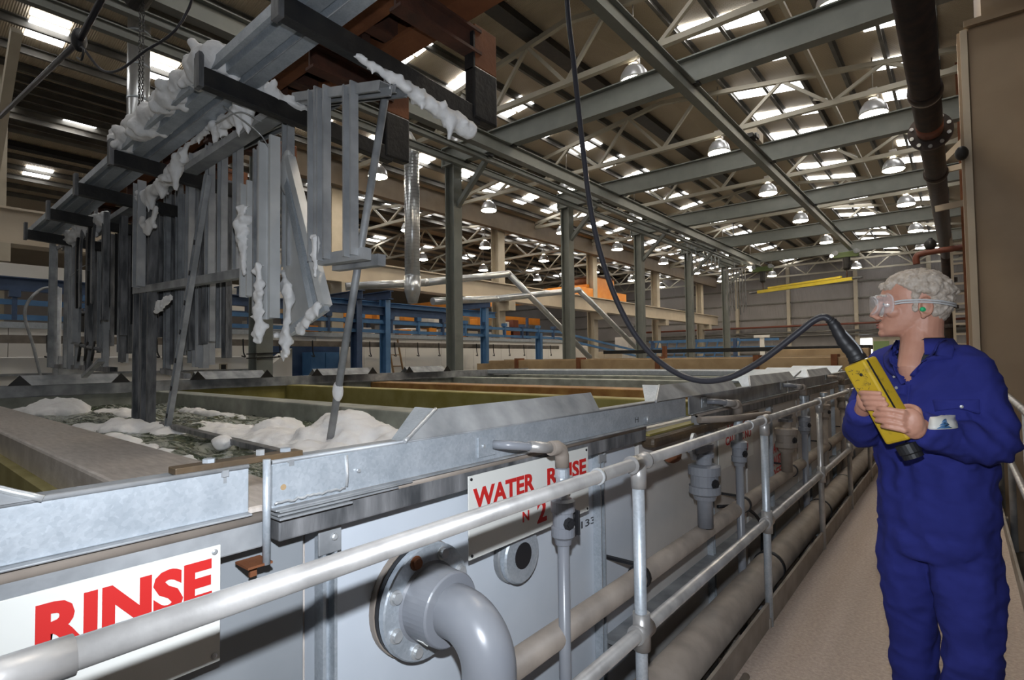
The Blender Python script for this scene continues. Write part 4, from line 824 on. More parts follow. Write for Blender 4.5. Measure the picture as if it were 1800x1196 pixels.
# tan casing at the right
t = thing('tan_casing', 'tall tan steel casing beside the walkway at the right edge', 'casing', (1.0, 9.5, FZ))
obj('body', G().box(.20, 1.75, 8.9, 11.5, FZ, 5.62), M['tanwall'], t, .01)
obj('corner_flange', G().box(.13, .20, 8.84, 8.92, FZ, 5.58), M['girder'], t)
obj('corner_flange', G().box(.10, .14, 8.9, 9.3, FZ, 5.58), M['tanwall'], t)
obj('top_flange', G().box(.17, 1.8, 8.82, 8.9, 5.60, 5.68), M['tanwall'], t)
obj('upper_duct', G().box(.35, 1.7, 9.1, 11.3, 5.68, 7.3), M['tanwall'], t)
obj('bracket', G().beam((-.3, 11.6, 4.55), (.3, 11.6, 5.15), .06, .09), M['girder'], t); obj('bracket', G().beam((-.3, 11.6, 4.55), (.3, 11.6, 4.6), .06, .09), M['girder'], t)
obj('bracket', G().beam((-.25, 11.9, 4.0), (.3, 11.9, 4.05), .06, .10), M['girder'], t)
obj('gauge', G().ball((.10, 8.8, 4.0), (.07, .07, .09)), M['blackpaint'], t)
t = thing('tan_column', 'brown column standing behind the overhead pipe, left of the tan casing', 'column', (.38, 14, FZ)); obj('column', G().ibeam((.17, 14, FZ), (.17, 14, 7.3), .12, .28, .03, (0, 1, 0)), M['rust'], t)
t = thing('yellow_cable_tray', 'perforated ochre cable ladder behind the man\'s head', 'cable tray', (.1, 18, FZ))
for x in (-.08, .20): obj('side_rail', G().box(x - .03, x + .03, 18, 18.06, FZ, 4.6), M['girder'], t)
for k in range(16): obj('rung', G().box(-.05, .17, 18.0, 18.04, .4 + .26 * k, .45 + .26 * k), M['girder'], t)
# spiral ducts
t = thing('spiral_duct', 'bright spiral duct dropping from the roof with a swan neck and tapered end', 'duct', (-8.8, 7.4, 2.7))
obj('upper_pipe', G().tube([(-8.8, 7.05, roofz(-8.8)), (-8.8, 7.05, 6.62)], .155, 28), M['duct'], t)
obj('swan_neck', G().tube([(-8.8, 7.05, 6.66), (-8.8, 7.05, 6.45), (-8.8, 7.14, 6.25), (-8.8, 7.30, 6.08), (-8.8, 7.38, 5.9), (-8.8, 7.38, 5.8)], .158, 28), M['duct'], t)
obj('lower_pipe', G().tube([(-8.8, 7.38, 5.82), (-8.8, 7.38, 3.05)], .158, 28), M['duct'], t)
obj('end_sleeve', G().tube([(-8.8, 7.38, 3.25), (-8.8, 7.38, 2.95), (-8.8, 7.38, 2.93), (-8.8, 7.38, 2.68)], [.17, .17, .165, .10], 28), M['duct'], t)
for k in range(36): obj('spiral_seam', G().tube([(-8.8 + .1595 * math.cos(a), 7.38 + .1595 * math.sin(a), 3.3 + k * .07 + .011 * a) for a in [6.2832 * j / 16 for j in range(17)]], .0035, 4, cap=False), M['galv_dull'], t)
t = thing('spiral_duct', 'spiral duct behind the hoist chains at the upper left', 'duct', (-11, 3.05, 4))
obj('pipe', G().tube([(-11, 3.05, roofz(-11)), (-11, 3.05, 4.0)], .17, 24), M['duct'], t)
for k in range(6): obj('band', G().tube([(-11, 3.05, 4.3 + k * .6), (-11, 3.05, 4.34 + k * .6)], .176, 24), M['galv'], t)
# white diagonal pipes in the middle distance
for k, (pts, lab) in enumerate((([(-9.9, 6.5, 3.05), (-9.2, 8.1, 3.23), (-9.2, 11.0, 3.76), (-9.2, 15.05, 1.5)], 'nearer pale lagged pipe bending down behind the grey columns'), ([(-9.2, 8.3, 2.82), (-9.2, 10.5, 3.05), (-9.2, 14.45, 3.64), (-9.2, 18.4, 1.8)], 'farther pale lagged pipe bending down behind the grey columns'))):
    t = thing('lagged_pipe', lab, 'pipe', pts[-1]); n = len(pts)
    for a, b in zip(pts[:-1], pts[1:]): obj('pipe', G().tube([a, b], .085, 16), M['duct'], t)
    for p in pts[1:-1]: obj('bend', G().ball(p, .092), M['duct'], t)
# ------------------------------------------------------------------ high-bay lamps
def lamp(at, label):
    x, y, z = at
    t = thing('highbay_lamp', label, 'lamp', at, 'high-bay lamps')
    obj('reflector', G().lathe((x, y, z), (0, 0, 1), [(.27, 0), (.265, .05), (.24, .16), (.17, .27), (.09, .32)], 24, smooth=True), M['lampshell'], t)
    obj('diffuser', G().lathe((x, y, z), (0, 0, -1), [(.262, -.005), (.25, .012), (.15, .03), (.001, .036)], 24, smooth=True), M['lampglow'], t)
    obj('gear_box', G().box(x - .09, x + .09, y - .09, y + .09, z + .34, z + .56), M['lampbody'], t, .02)
    obj('lamp_neck', G().lathe((x, y, z + .30), (0, 0, 1), [(.06, 0), (.06, .05)], 12), M['lampglow'], t)
    obj('stem', G().tube([(x, y, z + .55), (x, y, roofz(x) - .01)], .012, 6), M['lampbody'], t)
    return t
LX = [(-1.25, 'over the walkway'), (-4.5, 'over the near half of the tanks'), (-9.1, 'over the grey columns'), (-12.3, 'over the blue conveyors'), (-16.6, 'in the far left bay'), (-20.9, 'deep in the far left bay')]
for x, nm in LX:
    first = None
    for k, y in enumerate((9.1, 13.7, 18.2, 22.75, 27.9, 32.6, 37.2) + ((4.53,) if x > -5 else ())):
        if x == -1.25 and k == 6: continue
        lab = f'high-bay lamp {nm}, {ORD[k]} in view in its row' if k < 7 else f'high-bay lamp {nm}, above the picture'
        if first is None: first = lamp((x, y, 6.6), lab)
        else: copytree(first, (x, y, 6.6), lab)
# ------------------------------------------------------------------ left side: girder, columns, conveyors, enclosures
XG = -13.7
t = thing('crane_girder', 'long beige crane girder running the length of the hall at the left', 'girder', (XG, 0, 3.75))
obj('web_plate', G().box(XG - .15, XG + .15, .5, 40, 3.78, 4.38), M['girder'], t); obj('flange', G().box(XG - .25, XG + .25, .5, 40, 4.38, 4.42), M['girder'], t); obj('flange', G().box(XG - .25, XG + .25, .5, 40, 3.74, 3.78), M['girder'], t)
for i, y in enumerate((1.55, 8.9, 16.3, 23.5, 30.9, 38.2)):
    t = thing('hall_column', f'cream hall column beside the beige girder, {ORD[i]} from the camera', 'column', (XG - .47, y, FZ), 'cream hall columns')
    obj('column', G().ibeam((XG - .47, y, FZ), (XG - .47, y, 7.25), .38, .40, .04, (1, 0, 0)), M['cream'], t)
    obj('bracket', G().box(XG - .28, XG + .25, y - .2, y + .2, 3.4, 3.74), M['cream'], t)
    if i == 0: obj('raking_brace', G().beam((XG - .3, y, 5.0), (XG + 1.9, y, 7.0), .14, .18), M['cream'], t)
t = thing('valley_girder', 'brown tan valley plate under the roof along the line of cream columns', 'girder', (XG, 0, 6.4)); obj('plate', G().box(XG - .12, XG + .12, 4, 40, 6.55, 7.25), M['valley'], t)
t = thing('white_duct', 'white duct band at the far left above the dark blue rails', 'duct', (-13, 1, 3.1)); obj('duct', G().box(-13.3, -12.95, -.5, 7.0, 3.0, 3.3), M['white'], t)
XBL = -11.5
t = thing('conveyor_rail', 'upper dark blue I beam rail of the conveyor at the left', 'conveyor rail', (XBL, 0, 2.7)); obj('rail', G().ibeam((XBL, -.5, 2.77), (XBL, 11.1, 2.77), .14, .22, .018), M['bluedark'], t)
t = thing('conveyor_rail', 'second blue I beam rail of the conveyor, hung below the portal caps', 'conveyor rail', (-11.9, 7, 2.9)); obj('rail', G().ibeam((-11.9, 7.0, 2.95), (-11.9, 13.5, 2.95), .14, .2, .018), M['blue'], t)
for nm, z in (('middle', 2.48), ('lower', 2.24)):
    t = thing('conveyor_rail', f'{nm} slim blue rail of the conveyor dipping away in the distance', 'conveyor rail', (XBL, 0, z))
    obj('rail', G().beam((XBL, -.5, z), (XBL, 16.6, z), .07, .085), M['blue'], t); obj('dipping_rail', G().beam((XBL, 16.6, z), (XBL, 23.5, z - .75), .07, .085), M['blue'], t)
    obj('bend_rail', G().beam((XBL, 23.5, z - .75), (-9.8, 30, z - .8), .07, .085), M['blue'], t)
t = thing('conveyor_hangers', 'blue hanger plates tying the slim conveyor rails together', 'hanger plates', (XBL, 0, 2.2))
for k in range(18): obj('hanger', G().box(XBL - .05, XBL + .05, .6 + .92 * k, .66 + .92 * k, 2.2, 2.62).box(XBL - .07, XBL + .07, .56 + .92 * k, .70 + .92 * k, 2.56, 2.66), M['bluedark' if k % 2 else 'blue'], t)
for k, (y, zt, lab) in enumerate(((5.58, 3.0, 'blue conveyor column behind the folded sheets'), (7.85, 3.0, 'dark blue conveyor column behind the leaning tube'), (8.72, 3.06, 'pale blue conveyor column right of the leaning tube'), (12.55, 3.1, 'blue conveyor column between two grey columns'), (15.4, 2.4, 'short blue conveyor post left of the second grey column'))):
    t = thing('conveyor_column', lab, 'column', (XBL, y, FZ)); dark = k == 1
    obj('column', G().ibeam((XBL, y, FZ), (XBL, y, zt), .2, .2, .02, (1, .3, 0)), M['bluedark' if dark else 'blue'], t)
    if zt > 2.9: obj('cap_beam', G().ibeam((XBL - 1.4, y, zt + .12), (XBL + .25, y, zt + .12), .16, .22, .02), M['bluedark'], t)
    obj('foot_plate', G().box(XBL - .16, XBL + .16, y - .16, y + .16, FZ, FZ + .02), M['bluedark'], t)
t = thing('hook_rail', 'grey box rail hung with small dark hooks in front of the white enclosure', 'hook rail', (-11.8, 0, 1.9)); obj('rail', G().box(-11.86, -11.74, -.5, 17, 1.84, 1.97), M['kerb'], t)
for k in range(20): obj('hook', G().tube(bez([(-11.72, 1.2 + .8 * k, 1.98), (-11.70, 1.2 + .8 * k, 1.7), (-11.70, 1.24 + .8 * k, 1.6), (-11.70, 1.16 + .8 * k, 1.62)], 3), .014, 5), M['blackpaint'], t)
t = thing('white_enclosure', 'long white panelled enclosure behind the conveyor', 'enclosure', (-13.1, 12, FZ))
for k in range(-5, 9): obj('panel', G().box(-13.2, -13.1, 6.2 + 1.5 * k, 7.69 + 1.5 * k, FZ, 2.15), M['white'], t)
obj('coping', G().box(-13.3, -13.04, -1.3, 19.7, 2.15, 2.26), M['galv'], t)
t = thing('white_cabinet', 'low white cabinet with stepped front behind the far rim at the left', 'cabinet', (-12.5, 3, FZ))
obj('body', G().box(-12.7, -12.3, .8, 6.4, FZ, 1.62), M['white'], t, .02); obj('shelf', G().box(-12.3, -12.2, .8, 6.4, 1.30, 1.34), M['galv_dull'], t)
for y in (4.95, 5.85): obj('socket_frame', G().box(-12.3, -12.27, y, y + .16, 1.24, 1.46), M['cream'], t); obj('socket_opening', G().box(-12.27, -12.265, y + .03, y + .13, 1.26, 1.44), M['blackpaint'], t)
t = thing('curved_guard', 'white curved machine guard behind the leaning tube', 'guard', (-12.2, 6.5, FZ)); obj('guard', G().prof((-12.5, 6.3, FZ), (-12.1, 6.3, FZ), [(-.2, 0), (.9, 0), (.9, 1.9), (.7, 2.2), (.3, 2.32), (-.2, 2.7)]), M['white'], t)
t = thing('blue_cupboard', 'blue cupboard with two doors behind the leaning tube', 'cupboard', (-12.6, 7.3, FZ)); obj('body', G().box(-12.9, -12.5, 7.2, 8.0, FZ, 1.72), M['blue'], t)
for y in (7.22, 7.61): obj('door', G().box(-12.5, -12.48, y, y + .37, FZ + .1, 1.7), M['blue'], t); 
t = thing('dark_backboard', 'dark blue board above the blue cupboard', 'board', (-12.95, 7, FZ)); obj('board', G().box(-13.05, -12.95, 6.2, 8.3, FZ, 1.95), M['bluedark'], t)
t = thing('ladder', 'small wooden ladder leaning on the white enclosure', 'ladder', (-12.5, 10, FZ))
for dy in (0, .36): obj('stile', G().beam((-12.3, 10.15 + dy - .1, FZ), (-12.75, 9.75 + dy, 2.1), .05, .03, (0, 1, 0)), M['wood'], t)
for k in range(9): obj('rung', G().tube([V((-12.3, 10.05, FZ)).lerp(V((-12.75, 9.75, 2.1)), .08 + k * .11), V((-12.3, 10.41, FZ)).lerp(V((-12.75, 10.11, 2.1)), .08 + k * .11)], .014, 6), M['wood'], t)
t = thing('tank_end_stand', 'grey tubular stand with a drooping hose at the far left behind the rim', 'stand', (-10, 1.9, FZ))
obj('tube', G().tube([(-9.6, 1.75, FZ), (-9.6, 1.75, 2.55)], .035, 10), M['galv_dull'], t); obj('hose', G().tube(bez([(-9.6, 1.75, 2.55), (-9.6, 1.55, 2.5), (-9.6, 1.4, 2.2), (-9.6, 1.5, 1.7), (-9.6, 1.6, 1.2)]), .018, 8), M['galv_dull'], t)
obj('box', G().box(-9.9, -9.55, 1.75, 2.05, FZ, 1.6), M['galv_dull'], t)
t = thing('dark_machine', 'dark pump assembly between the blue rails at the far left', 'pump', (-11, 2, 2.3)); obj('body', G().ball((-11.2, 2.35, 2.32), (.12, .25, .06)).box(-11.3, -11.1, 2.2, 2.5, 2.02, 2.28), M['blackpaint'], t)
t = thing('bracket_pair', 'pair of black angle brackets clamped to the grey column behind the folded sheets', 'brackets', (-9.1, 4.35, 1.5))
for z in (1.62, 1.55): obj('angle', G().beam((-9.095, 4.1, z), (-9.095, 4.65, z + .02), .05, .02), M['blackpaint'], t)
t = thing('grey_column', 'grey steel column standing behind the folded sheets beyond the tank end', 'column', (-9.25, 4.4, FZ)); obj('column', G().ibeam((-9.25, 4.4, FZ), (-9.25, 4.4, 5.84), .28, .30, .03, (1, 0, 0)), M['beam'], t); obj('cap_plate', G().box(-9.45, -9.05, 4.2, 4.6, 5.82, 5.85), M['beam'], t)
# storage beyond the conveyors: crates on racks and the orange crane
t = thing('storage_rack', 'grey storage rack behind the conveyor rails, stacked with small boxes', 'rack', (-15.5, 10, FZ))
for z in (2.35, 2.85): obj('shelf', G().box(-15.8, -15.2, 5, 20, z, z + .05), M['bluedark'], t)
for y in (5.2, 8, 11, 14, 17, 19.8): obj('upright', G().box(-15.55, -15.45, y, y + .1, FZ, 3.4), M['bluedark'], t)
bm = [M['orange'], M['white'], M['tanbeam'], M['panel_old'], M['girder'], M['redpipe']]; rn = random.Random(9); k = 0; y = 5.4
cn = ['orange', 'white', 'tan', 'grey', 'beige', 'dull red']
for z in (2.40, 2.90):
    y = 5.4; k = 0
    while y < 19:
        w = rn.uniform(.3, .6); h = rn.uniform(.16, .34); c = rn.randrange(6)
        tag(obj('storage_box', G().box(-15.7, -15.25, y, y + w, z, z + h), bm[c], None, .01), f'{cn[c]} box on the {"lower" if z < 2.6 else "upper"} rack shelf behind the conveyor, {ORD[k]} from the left', 'box', 'boxes on the storage rack')
        y += w + rn.uniform(.05, .5); k += 1
t = thing('orange_crane', 'orange overhead crane beyond the beige girder', 'crane', (-18, 24, 4.4))
obj('bridge', G().box(-29, -14.3, 23.2, 23.7, 4.5, 5.2), M['orange'], t); obj('end_carriage', G().box(-14.8, -14.0, 21.6, 26.8, 4.42, 4.95), M['orange'], t)
obj('hoist_house', G().box(-16.4, -14.4, 24.2, 26.2, 4.6, 5.7), M['orange'], t); obj('rail', G().box(-16.4, -14.3, 24.1, 24.2, 5.7, 5.76).box(-14.35, -14.3, 24.1, 26.2, 5.7, 5.76), M['rustdark'], t)
obj('drum', G().tube([(-16.2, 24.3, 5.5), (-14.6, 24.3, 5.5)], .22, 14), M['rust'], t)
t = thing('orange_beam', 'orange low crane beam seen under the beige girder', 'crane beam', (-17, 14, 3)); obj('beam', G().beam((-16.5, 9, 3.35), (-16.5, 22, 3.35), .3, .32), M['orange'], t)
t = thing('mezzanine', 'far row of beige and grey machinery under the girder', 'machinery', (-18, 26, FZ))
rn = random.Random(21)
for k in range(9): obj('machine', G().box(-18.5, -17.5, 8 + 3.2 * k, 10.4 + 3.2 * k, FZ, rn.uniform(1.8, 3.0)), M[rn.choice(['panel_old', 'girder', 'galv_dull', 'white'])], t, .03)
t = thing('blue_gantry', 'blue lattice conveyor gantry at the far end of the tanks', 'gantry', (-10, 29, FZ))
for z in (1.45, 1.95, 2.35):
    for y in (28.5, 30): obj('rail', G().beam((-13.5, y, z), (-8.6 + (y - 28.5), y, z), .1, .12), M['blue'], t)
for k in range(9): obj('strut', G().beam((-13.2 + .55 * k, 28.5, 1.45), (-12.95 + .55 * k, 28.5, 2.3), .06, .06), M['blue'], t)
for x in (-13.3, -11, -8.8): obj('post', G().box(x - .08, x + .08, 28.4, 28.6, FZ, 2.4), M['bluedark'], t)
t = thing('tee_post', 'pale T shaped post standing beyond the black cover', 'post', (-6.3, 24, FZ)); obj('post', G().box(-6.42, -6.26, 24, 24.1, FZ, 2.25), M['white'], t); obj('crosshead', G().box(-6.65, -6.05, 23.98, 24.12, 2.25, 2.36), M['white'], t)
# tan flight bar parked on the tanks, covers beyond
t = thing('parked_flight_bar', 'long tan beam with rusty clamps and feet parked across the tanks', 'beam', (-6, 11, 1.12))
obj('beam', G().box(-9.9, -1.35, 10.95, 11.15, 1.19, 1.45), M['tanbeam'], t, .01); obj('beam_end', G().box(-10.35, -9.9, 10.97, 11.12, 1.19, 1.37), M['tanbeam'], t)
obj('backing_beam', G().box(-9.9, -1.35, 11.6, 11.8, 1.25, 1.47), M['tanbeam'], t)
for x in (-8.9, -7.0, -5.0, -3.0, -1.7): obj('clamp', G().box(x - .05, x + .05, 10.9, 11.2, 1.12, 1.5), M['rust'], t); obj('foot', G().prof((x + .7, 10.9, 1.13), (x + .7, 11.2, 1.13), [(-.09, 0), (.05, 0), (.12, .1), (-.02, .1)]), M['tanbeam'], t)
for x in (-8.0, -5.2, -3.1): obj('chain_run', G().tube([(x + .06 * k, 10.93, 1.13 + .02 * (k % 2)) for k in range(14)], .025, 6), M['rustdark'], t)
for k, (y, z, x0, x1, m, lab) in enumerate(((9.0, 1.16, -8.2, -1.4, 'galv', 'first pale steel cover strip in front of the tan beam'), (10.2, 1.15, -8.0, -1.5, 'galv', 'second pale steel cover strip in front of the tan beam'), (12.5, 1.38, -7.8, -1.5, 'white', 'white tank cover behind the tan beam'))):
    tag(obj('cover_strip', G().box(x0, x1, y, y + .25, z, z + .09), M[m], None, .01), lab, 'cover')
tag(obj('black_cover', G().box(-8.1, -1.5, 14, 14.6, 1.60, 1.70), M['blackpaint'], None, .01), 'long black cover strip beyond the white tank cover', 'cover')
tag(obj('tan_cover', G().box(-3.2, -1.4, 12.9, 13.3, 1.42, 1.62), M['tanbeam'], None, .01), 'short tan cover block left of the controller, under the black cover', 'cover')
tag(obj('rust_post', G().box(-5.5, -5.42, 12.3, 12.4, 1.4, 1.75), M['rust'], None), 'small rusty post sticking up from the white tank cover', 'post')
for k, (x, y, lab) in enumerate(((-1.6, 7.2, 'pale steel tank lid nearest the controller'), (-1.6, 8.6, 'second pale steel tank lid behind the deflectors'), (-1.6, 6.0, 'third pale tank lid, lowest of the three behind the deflectors'))):
    tag(obj('steel_cover', G().obox((x, y, 1.27), (.32, 0, 0), (0, .28, .05), (0, -.002, .012)), M['galv'], None, .004), lab, 'lid')
# cables strung near the upper left
tag(obj('drop_rod', G().tube([(-8.6, 1.0, 4.40), (-4.96, 1.0, 3.89), (-4.4, 1.0, 3.95), (-3.9, 1.0, 4.3), (-3.4, 1.0, 5.8)], .022, 8), M['cable']), 'dark cable strung across the upper left corner', 'cable')
t = thing('cable_gland', 'small black clamp where cables meet at the upper left', 'clamp', (-5.0, 1, 3.9)); obj('body', G().ball((-4.98, 1.0, 3.90), (.05, .05, .09)), M['black'], t); obj('loop', G().tube(bez([(-4.98, 1, 3.85), (-4.85, 1, 3.78), (-4.9, 1, 3.72), (-5.02, 1, 3.78)]), .008, 6), M['black'], t)
tag(obj('slack_cable', G().tube(bez([(-4.98, 1.0, 3.88), (-4.7, 1.1, 3.6), (-4.3, 1.2, 3.62), (-3.9, 1.4, 4.0), (-3.7, 1.5, 5.7)]), .009, 7), M['cable']), 'slack thin cable sagging past the hoist chains at the upper left', 'cable')
# ------------------------------------------------------------------ the man
M['skin'] = mat('skin', (.46, .225, .155), .5, 0, (.52, .27, .19), 20, 4, .08, 90, sub=.08)
M['lips'] = mat('lips', (.34, .12, .095), .45)
M['hair'] = mat('grey_hair', (.36, .30, .24), .75, 0, (.52, .46, .40), 60, 4, .3, 160)
M['cloth'] = mat('blue_coverall', (.019, .024, .155), .9, 0, (.026, .032, .20), 9, 4, .12, 55, spec=.2)
M['shirt'] = mat('charcoal_shirt', (.02, .028, .035), .85)
M['clear'] = mat('clear_plastic', (.9, .9, .92), .08, alpha=.22)
M['strap'] = mat('pale_strap', (.42, .42, .42), .6)
M['plug'] = mat('green_plug', (.02, .42, .16), .6)
M['eye'] = mat('eye_white', (.7, .68, .65), .3)
M['iris'] = mat('iris', (.08, .10, .12), .2)
M['remote'] = mat('scuffed_yellow', (.50, .33, .015), .5, 0, (.10, .07, .02), 34, 6, .05, 60, lo=.58, hi=.8)
M['boot'] = mat('boot_leather', (.02, .018, .016), .5)
P0 = V((-.085, 2.50, 0)); BL = V((.8, -.6, 0)); BF = V((-.6, -.8, 0)); BZ = V((0, 0, 1))
man = thing('person', 'man in blue coveralls and clear goggles, head turned to the tanks, holding a yellow controller', 'person', (-.085, 2.5, 0))
def ring(c, a, b, n=28, ax=BL, bx=BF, e=2.4):
    out = []
    for j in range(n):
        t = 2 * math.pi * j / n; ca, sa = math.cos(t), math.sin(t)
        out.append(V(c) + ax * a * math.copysign(abs(ca) ** (2 / e), ca) + bx * b * math.copysign(abs(sa) ** (2 / e), sa))
    return out
# coverall as one continuous garment
g = G()
tz = [(.76, .150, .115), (.82, .180, .130), (.90, .188, .137), (1.0, .180, .130), (1.04, .178, .128), (1.08, .186, .134), (1.18, .192, .136), (1.28, .196, .134), (1.36, .190, .126), (1.42, .168, .110), (1.465, .130, .094), (1.50, .092, .080)]
g.loft([ring(P0 + BZ * z + BF * (.012 if 1.1 < z < 1.4 else 0), a, b) for z, a, b in tz])
def limb(pts, rad, n=16): g.tube(bez(pts, 5), [r for r in sum([[rad[i] + (rad[i + 1] - rad[i]) * k / 5 for k in range(5)] for i in range(len(rad) - 1)], [])] + [rad[-1]], n)
SL, SR = V((.018, 2.415, 1.428)), V((-.215, 2.595, 1.425))
limb([P0 + V((.02, -.01, 1.42)), SL, (.058, 2.395, 1.30), (.082, 2.370, 1.195)], [.080, .072, .069, .066])
limb([(.085, 2.385, 1.21), (.072, 2.355, 1.185), (-.01, 2.290, 1.195), (-.108, 2.205, 1.240)], [.064, .067, .062, .053])
limb([P0 + V((-.02, .01, 1.42)), SR, (-.27, 2.565, 1.30), (-.295, 2.50, 1.20)], [.085, .080, .072, .066])
limb([(-.295, 2.51, 1.215), (-.300, 2.47, 1.19), (-.29, 2.39, 1.225), (-.272, 2.29, 1.285)], [.062, .064, .058, .048])
limb([(-.145, 2.535, .86), (-.165, 2.545, .70), (-.172, 2.55, .50), (-.172, 2.565, .30), (-.168, 2.575, .085)], [.108, .099, .082, .071, .072])
limb([(-.03, 2.465, .86), (-.008, 2.455, .70), (.002, 2.445, .50), (-.018, 2.455, .30), (-.022, 2.465, .085)], [.108, .099, .082, .072, .072])
cov = remesh('coverall', g, .009, M['cloth'], man, 7)
def folds(p):
    d = noise.noise((p.x * 7, p.y * 7, p.z * 11)) * .008
    q = noise.noise((p.x * 13 + p.z * 9, p.y * 13, p.z * 16 - p.x * 6)); d += (.5 - abs(q)) * .011
    q = noise.noise((p.x * 24 - p.z * 14, p.y * 20, p.z * 12)); d += (.3 - abs(q)) * .005
    if p.z < .85: d += .007 * noise.noise((p.x * 16, p.y * 16, p.z * 3.5)) + .004 * math.sin(p.z * 22 + 7 * noise.noise((p.x * 7, p.y * 7, p.z * 2)))
    if .98 < p.z < 1.1: d += .004 * math.sin((p.x - p.y) * 60)
    if p.x > .0 and 1.10 < p.z < 1.3: d += .005 * math.sin((p.x * 1.2 + p.z) * 85)
    return d
puff(cov, folds)
bm = bmesh.new(); bm.from_mesh(cov.data)       # the open neckline
def inV(p):
    z0 = 1.385; h = (p.z - z0) / .135
    return p.y < 2.475 and h > 0 and -.145 - .052 * h < p.x < -.145 + .088 * h
bmesh.ops.delete(bm, geom=[v for v in bm.verts if inV(v.co)], context='VERTS'); bm.to_mesh(cov.data); bm.free()
cov.data.update()
from mathutils.bvhtree import BVHTree
bvh = BVHTree.FromPolygons([v.co.copy() for v in cov.data.vertices], [p.vertices[:] for p in cov.data.polygons])
def front(x, z, off=.002):     # a point on the front of the garment
    h = bvh.ray_cast(V((x, 1.6, z)), V((0, 1, 0))); 
    if h[0] is None: return V((x, 2.42, z)), V((0, -1, 0))
    n = h[1]; n = -n if n.y > 0 else n
    return h[0] + n * off, n
# body: head, neck, chest and hands in one skin
HC = V((-.125, 2.49, 1.668)); HF = V((-.992, -.125, 0)); HS = V((.125, -.992, 0))
def H(f, s, u): return HC + HF * f + HS * s + BZ * u
g = G()
sl = [(-.121, .088, .045, .018), (-.114, .102, .02, .034), (-.100, .105, -.01, .046), (-.082, .106, -.05, .054), (-.062, .102, -.07, .060), (-.035, .094, -.088, .066), (-.010, .090, -.100, .070), (.012, .094, -.106, .073), (.030, .103, -.109, .074), (.050, .099, -.110, .075), (.070, .086, -.104, .071), (.088, .062, -.088, .060), (.100, .034, -.060, .042), (.107, .0, -.03, .015)]
rg = []
for u, ff, fb, hw in sl:
    c = H((ff + fb) / 2, 0, u); a = (ff - fb) / 2; o = []
    for j in range(28):
        t = 2 * math.pi * j / 28; ca, sa = math.cos(t), math.sin(t)
        w = hw * (1 - .18 * max(0, ca) ** 2)
        o.append(c + HF * a * math.copysign(abs(ca) ** .85, ca) + HS * w * math.copysign(abs(sa) ** .85, sa))
    rg.append(o)
g.loft(rg)
g.ball(H(.102, 0, .027), (.014, .045, .012), (HF, HS, BZ))                         # brow
g.tube([H(.098, 0, .012), H(.112, 0, -.015), H(.124, 0, -.038), H(.128, 0, -.047)], [.009, .012, .015, .013], 12)
g.ball(H(.112, .011, -.049), (.012, .010, .009), (HF, HS, BZ)); g.ball(H(.112, -.011, -.049), (.012, .010, .009), (HF, HS, BZ))
g.ball(H(.060, .045, -.030), (.032, .018, .022), (HF, HS, BZ)); g.ball(H(.060, -.045, -.030), (.032, .018, .022), (HF, HS, BZ))   # cheeks
g.ball(H(.100, 0, -.108), (.014, .022, .014), (HF, HS, BZ))                       # chin
g.ball(H(.101, 0, -.080), (.014, .024, .016), (HF, HS, BZ))
for s in (1, -1):                                                                  # ears
    g.ball(H(-.028, .074 * s, -.022), (.017, .010, .028), (HF, HS, BZ))
    lp = [H(-.028 + .019 * math.cos(a), (.080 + .006 * math.sin(a + 2)) * s, -.020 + .030 * math.sin(a)) for a in [6.2832 * j / 14 for j in range(15)]]
    g.tube(lp, .0052, 8); g.ball(H(-.020, .080 * s, -.052), (.009, .007, .011), (HF, HS, BZ))
g.tube([H(-.03, 0, -.02), H(-.025, 0, -.07), V((-.105, 2.50, 1.55)), V((-.100, 2.50, 1.49)), V((-.100, 2.48, 1.40))], [.060, .062, .064, .070, .085], 22)
g.tube([H(-.01, 0, -.085), V((-.118, 2.475, 1.51)), V((-.135, 2.435, 1.43)), V((-.135, 2.45, 1.34))], [.054, .054, .045, .04], 18); g.ball((-.10, 2.49, 1.30), (.12, .08, .2))
g.tube([H(.02, .03, -.11), V((-.15, 2.44, 1.49))], [.012, .012], 8)
def finger(pts, r): g.tube(bez(pts, 4), [r[0] + (r[1] - r[0]) * k / (4 * (len(pts) - 1)) for k in range(4 * (len(pts) - 1) + 1)], 10); g.ball(pts[-1], r[1] * 1.02, nu=10, nv=8); g.ball(pts[0], r[0] * 1.15, nu=10, nv=8)
# his left hand, back to the camera, wrapped over the lower half of the controller
fl = [(1.299, -.212, .0086), (1.2795, -.222, .009), (1.2600, -.217, .0087), (1.2420, -.203, .0078)]
for k, (z, xt, r) in enumerate(fl):
    kn = V((-.150 + .004 * (k == 0) + .006 * (k == 3), 2.128, z - .004))
    finger([kn, (-.178, 2.122, z + .003), (-.200 if k < 3 else -.190, 2.127, z + .004), (xt, 2.146, z + .003)], (r * 1.12, r * .92))
    g.tube([(-.112, 2.17, 1.255 + .35 * (z - 1.268)), kn], [.014, r * 1.25], 10)
g.ball((-.128, 2.148, 1.263), (.036, .019, .045)); g.ball((-.120, 2.162, 1.245), (.033, .023, .038))
g.tube([(-.02, 2.285, 1.185), (-.092, 2.205, 1.238), (-.118, 2.168, 1.255)], [.030, .027, .026], 14)
finger([(-.108, 2.178, 1.275), (-.112, 2.200, 1.298), (-.135, 2.240, 1.305), (-.165, 2.252, 1.30)], (.0125, .0095))   # thumb behind the box
